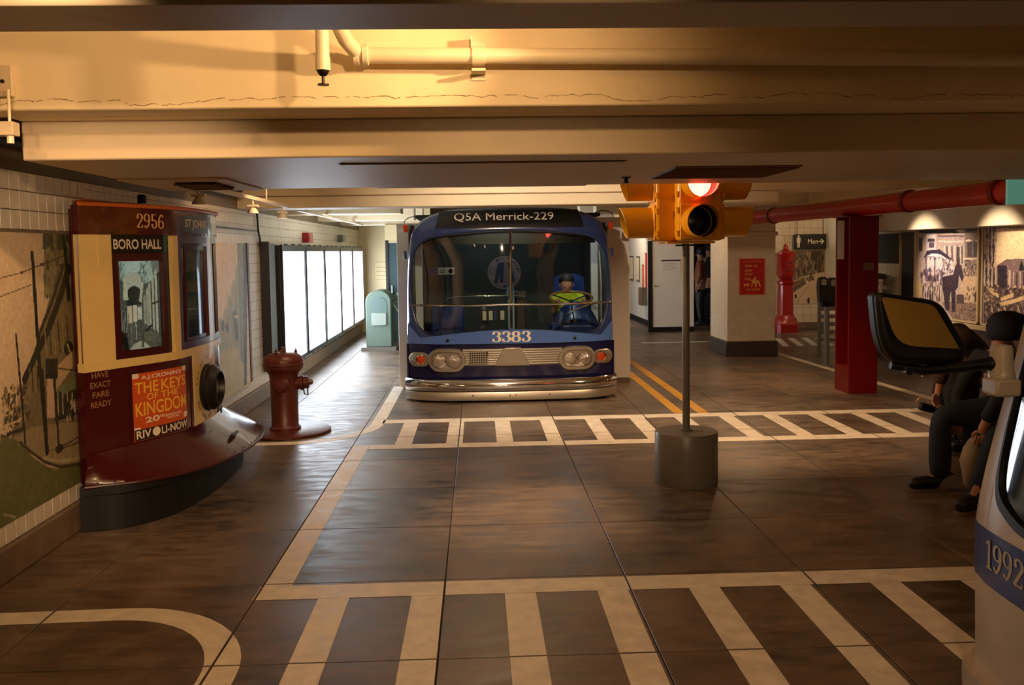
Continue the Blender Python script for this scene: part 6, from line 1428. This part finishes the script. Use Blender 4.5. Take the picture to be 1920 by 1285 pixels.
# ------------------------------------------------------------------ bench and two seated people behind the bus
for xx, yy, lab in ((3.80, 6.1, 'low dark stool under the person in the navy cap'), (4.22, 7.45, 'low dark stool under the person in plaid')):
    bn_ = thing('stool', lab, 'stool', (xx, yy, 0), 0, 'stools behind the bus nose')
    MB().box(xx-.17, xx+.17, yy-.17, yy+.17, .39, .43).build('seat', mat('bench_wood', (72, 48, 30), .5, var=.2), bn_, bevel=.008)
    for ax in (-.14, .14):
        for ay in (-.14, .14): MB().box(xx+ax-.018, xx+ax+.018, yy+ay-.018, yy+ay+.018, 0, .39).build('leg', M_darkmetal, bn_)
M_jean = mat('dark_jeans', (26, 34, 44), .8, var=.2, scale=20); M_jkt = mat('dark_jacket', (20, 19, 22), .75, var=.2, scale=14)
M_plaid = mat('brown_plaid', (92, 62, 36), .8, var=.5, scale=18, rgb2=(40, 26, 16)); M_cap = mat('navy_cap', (24, 28, 46), .8)
pa = thing('person', 'person in a navy cap, dark jacket and jeans seated behind the bus nose', 'person', (3.6, 6.1, 0))
P = {'hip': ((3.74, 6.1, .54), (.15, .14)), 'waist': ((3.70, 6.1, .68), (.13, .13)), 'chest': ((3.60, 6.1, .86), (.13, .16)), 'neck': ((3.585, 6.1, 1.02), .055), 'jaw': ((3.565, 6.1, 1.09), (.07, .07)), 'skull': ((3.60, 6.1, 1.17), (.085, .095)), 'top': ((3.61, 6.1, 1.22), .06)}
E = [('hip', 'waist'), ('waist', 'chest'), ('chest', 'neck'), ('neck', 'jaw'), ('jaw', 'skull'), ('skull', 'top')]; rt = ['hip']
for n, sh, el, wr, kn, an, ft in (('l', (3.52, 5.90, .92), (3.40, 5.85, .66), (3.345, 5.92, .50), (3.42, 5.86, .47), (3.20, 5.72, .12), (3.06, 5.64, .05)), ('r', (3.53, 6.30, .92), (3.42, 6.36, .66), (3.33, 6.2, .52), (3.20, 6.22, .54), (3.21, 6.22, .10), (3.02, 6.22, .05))):
    P[n+'s'] = (sh, .058); P[n+'e'] = (el, .045); P[n+'w'] = (wr, .029); P[n+'k'] = (kn, .068); P[n+'a'] = (an, .032); P[n+'f'] = ((ft[0]+.04, ft[1], ft[2]), .024)
    E += [('chest', n+'s'), (n+'s', n+'e'), (n+'e', n+'w'), (n+'w', n+'palm'), ('hip', n+'k'), (n+'k', n+'a'), (n+'a', n+'f')]
    rt += hand_pts(P, E, n, wr, (-.12, .08, -1), (-.7, .4, 0), (.4, .7, 0), 1.0, .5)
skin('body', P, E, M_skin, pa, rt)
skin('jacket', {'a': ((3.74, 6.1, .52), (.17, .16)), 'b': ((3.70, 6.1, .68), (.155, .155)), 'c': ((3.60, 6.1, .87), (.155, .185)), 'n': ((3.585, 6.1, .99), (.075, .075)), 'l': ((3.52, 5.90, .92), .078), 'le': ((3.40, 5.85, .66), .062), 'lw': ((3.35, 5.91, .54), .046), 'r': ((3.53, 6.30, .92), .078), 're': ((3.42, 6.36, .66), .062), 'rw': ((3.335, 6.22, .56), .046)},
     [('a', 'b'), ('b', 'c'), ('c', 'n'), ('c', 'l'), ('l', 'le'), ('le', 'lw'), ('c', 'r'), ('r', 're'), ('re', 'rw')], M_jkt, pa, ['a'])
skin('jeans', {'a': ((3.74, 6.1, .54), (.165, .17)), 'l': ((3.42, 5.86, .47), .085), 'la': ((3.21, 5.725, .08), .07), 'r': ((3.21, 6.22, .54), .085), 'ra': ((3.215, 6.22, .065), .076)}, [('a', 'l'), ('l', 'la'), ('a', 'r'), ('r', 'ra')], M_jean, pa, ['a'])
for (a, b_, c_) in (((3.235, 5.735, .075), (3.06, 5.64, .05), (3.03, 5.625, .045)), ((3.25, 6.22, .06), (3.06, 6.22, .05), (2.99, 6.22, .045))):
    sh_ = skin('shoe', {'k': ((a[0]-.015, a[1], .13), .056), 'a': (a, .056), 'b': (b_, .052), 'c': (c_, .042)}, [('k', 'a'), ('a', 'b'), ('b', 'c')], M_black, pa, ['a'])
    MB().prism(stadium(0, 0, .30, .10), lambda u, v, d: (a[0]+(c_[0]-a[0])*(.5+u/.27)-(c_[1]-a[1])/.27*v, a[1]+(c_[1]-a[1])*(.5+u/.27)+(c_[0]-a[0])/.27*v, d), .001, .018).build('sole', mat('pale_sole', (120, 100, 80), .6), sh_)
hb = MB(); hb.loft([[(3.605+r*1.0*math.cos(p), 6.1+r*math.sin(p), z) for p in [2*math.pi*j/24 for j in range(24)]] for r, z in ((.122, 1.07), (.13, 1.10), (.132, 1.15), (.122, 1.20), (.09, 1.24), (.04, 1.26), (.004, 1.262))], cap0=True); cap_ = hb.build('cap', M_cap, pa, smooth=2)
face(pa, (3.585, 6.1, 1.12), .095, (-1, 0, -.15))
bg_ = thing('cloth_bag', 'crumpled off-white bag hanging between the seated person\'s knees', 'bag', (3.36, 6.02, .1))
MB().loft([[(3.37+r*math.cos(p)*(1+.1*math.sin(3*p+z*20)), 6.03+.7*r*math.sin(p)*(1+.12*math.cos(4*p+z*31)), z) for p in [2*math.pi*j/20 for j in range(20)]] for r, z in ((.04, .06), (.085, .08), (.10, .16), (.105, .25), (.09, .33), (.06, .39), (.03, .42))], cap0=True, cap1=True).build('body', mat('off_white_cloth', (176, 158, 134), .8, var=.2, scale=12), bg_, smooth=2)
MB().tube([(3.36, 5.99, .40), (3.345, 5.96, .45), (3.36, 6.05, .43), (3.38, 6.07, .40)], .008, 6).build('handle', mat('tan_strap', (150, 116, 80), .7), bg_)
pb = thing('person', 'person in a brown plaid shirt bending down with a dangling arm', 'person', (4.1, 7.4, 0))
P = {'hip': ((4.24, 7.45, .53), (.15, .15)), 'waist': ((4.18, 7.45, .68), (.13, .13)), 'chest': ((4.02, 7.42, .90), (.14, .17)), 'neck': ((3.90, 7.40, 1.0), .055), 'jaw': ((3.79, 7.40, .97), (.07, .07)), 'skull': ((3.75, 7.40, 1.03), (.09, .09)), 'top': ((3.74, 7.40, 1.07), .06)}
E = [('hip', 'waist'), ('waist', 'chest'), ('chest', 'neck'), ('neck', 'jaw'), ('jaw', 'skull'), ('skull', 'top')]; rt = ['hip']
for n, sh, el, wr, kn, an, ft in (('l', (3.92, 7.22, .96), (3.75, 7.22, .74), (3.725, 7.25, .535), (3.86, 7.36, .53), (4.02, 7.33, .10), (3.85, 7.33, .05)), ('r', (3.96, 7.62, .96), (3.98, 7.76, .74), (3.86, 7.66, .64), (3.88, 7.6, .53), (4.05, 7.6, .10), (3.88, 7.6, .05))):
    P[n+'s'] = (sh, .058); P[n+'e'] = (el, .045); P[n+'w'] = (wr, .03); P[n+'k'] = (kn, .07); P[n+'a'] = (an, .032); P[n+'f'] = ((ft[0]+.04, ft[1], ft[2]), .024)
    E += [('chest', n+'s'), (n+'s', n+'e'), (n+'e', n+'w'), (n+'w', n+'palm'), ('hip', n+'k'), (n+'k', n+'a'), (n+'a', n+'f')]
    rt += hand_pts(P, E, n, wr, (-.25, .05, -1) if n == 'l' else (-1, -.3, -.1), (-.9, -.2, .2), (-.2, -.9, 0), 1.0, .55)
skin('body', P, E, M_skin, pb, rt)
skin('shirt', {'a': ((4.24, 7.45, .53), (.165, .165)), 'b': ((4.18, 7.45, .68), (.15, .15)), 'c': ((4.02, 7.42, .91), (.165, .195)), 'n': ((3.94, 7.40, 1.03), (.075, .075)), 'l': ((3.92, 7.22, .96), .076), 'le': ((3.75, 7.22, .74), .062), 'lw': ((3.728, 7.245, .58), .05), 'r': ((3.96, 7.62, .96), .076), 're': ((3.98, 7.76, .74), .062), 'rw': ((3.87, 7.67, .65), .05)},
     [('a', 'b'), ('b', 'c'), ('c', 'n'), ('c', 'l'), ('l', 'le'), ('le', 'lw'), ('c', 'r'), ('r', 're'), ('re', 'rw')], M_plaid, pb, ['a'])
skin('jeans', {'a': ((4.24, 7.45, .53), (.165, .17)), 'l': ((3.87, 7.36, .53), .082), 'la': ((4.03, 7.33, .08), .07), 'r': ((3.89, 7.6, .53), .082), 'ra': ((4.06, 7.6, .08), .07)}, [('a', 'l'), ('l', 'la'), ('a', 'r'), ('r', 'ra')], M_jkt, pb, ['a'])
for yy, xx in ((7.33, 3.0), (7.6, 3.0)):
    ax = 4.05 if yy < 7.4 else 4.08; skin('shoe', {'k': ((ax-.01, yy, .13), .056), 'a': ((ax, yy, .06), .054), 'b': ((ax-.2, yy, .05), .048)}, [('k', 'a'), ('a', 'b')], M_black, pb, ['a'])
MB().ball((3.765, 7.40, 1.045), .118, 16, (1, .95, .95)).build('hair', M_hair, pb, smooth=2)
face(pb, (3.745, 7.40, .99), .095, (-1, 0, -.9))
ph = thing('camera_pouch', 'small black camera pouch with a cream strap in a hand', 'pouch', (3.66, 7.26, .35))
MB().obox((3.655, 7.27, .39), (.075, 0, -.018), (0, .028, 0), (.008, 0, .032)).build('case', M_black, ph, bevel=.012)
MB().tube([(3.595, 7.26, .41), (3.56, 7.25, .43), (3.545, 7.25, .455), (3.565, 7.25, .475), (3.60, 7.255, .47), (3.63, 7.26, .44)], .007, 6).build('strap', mat('cream_strap', (214, 180, 128), .7), ph, smooth=True)
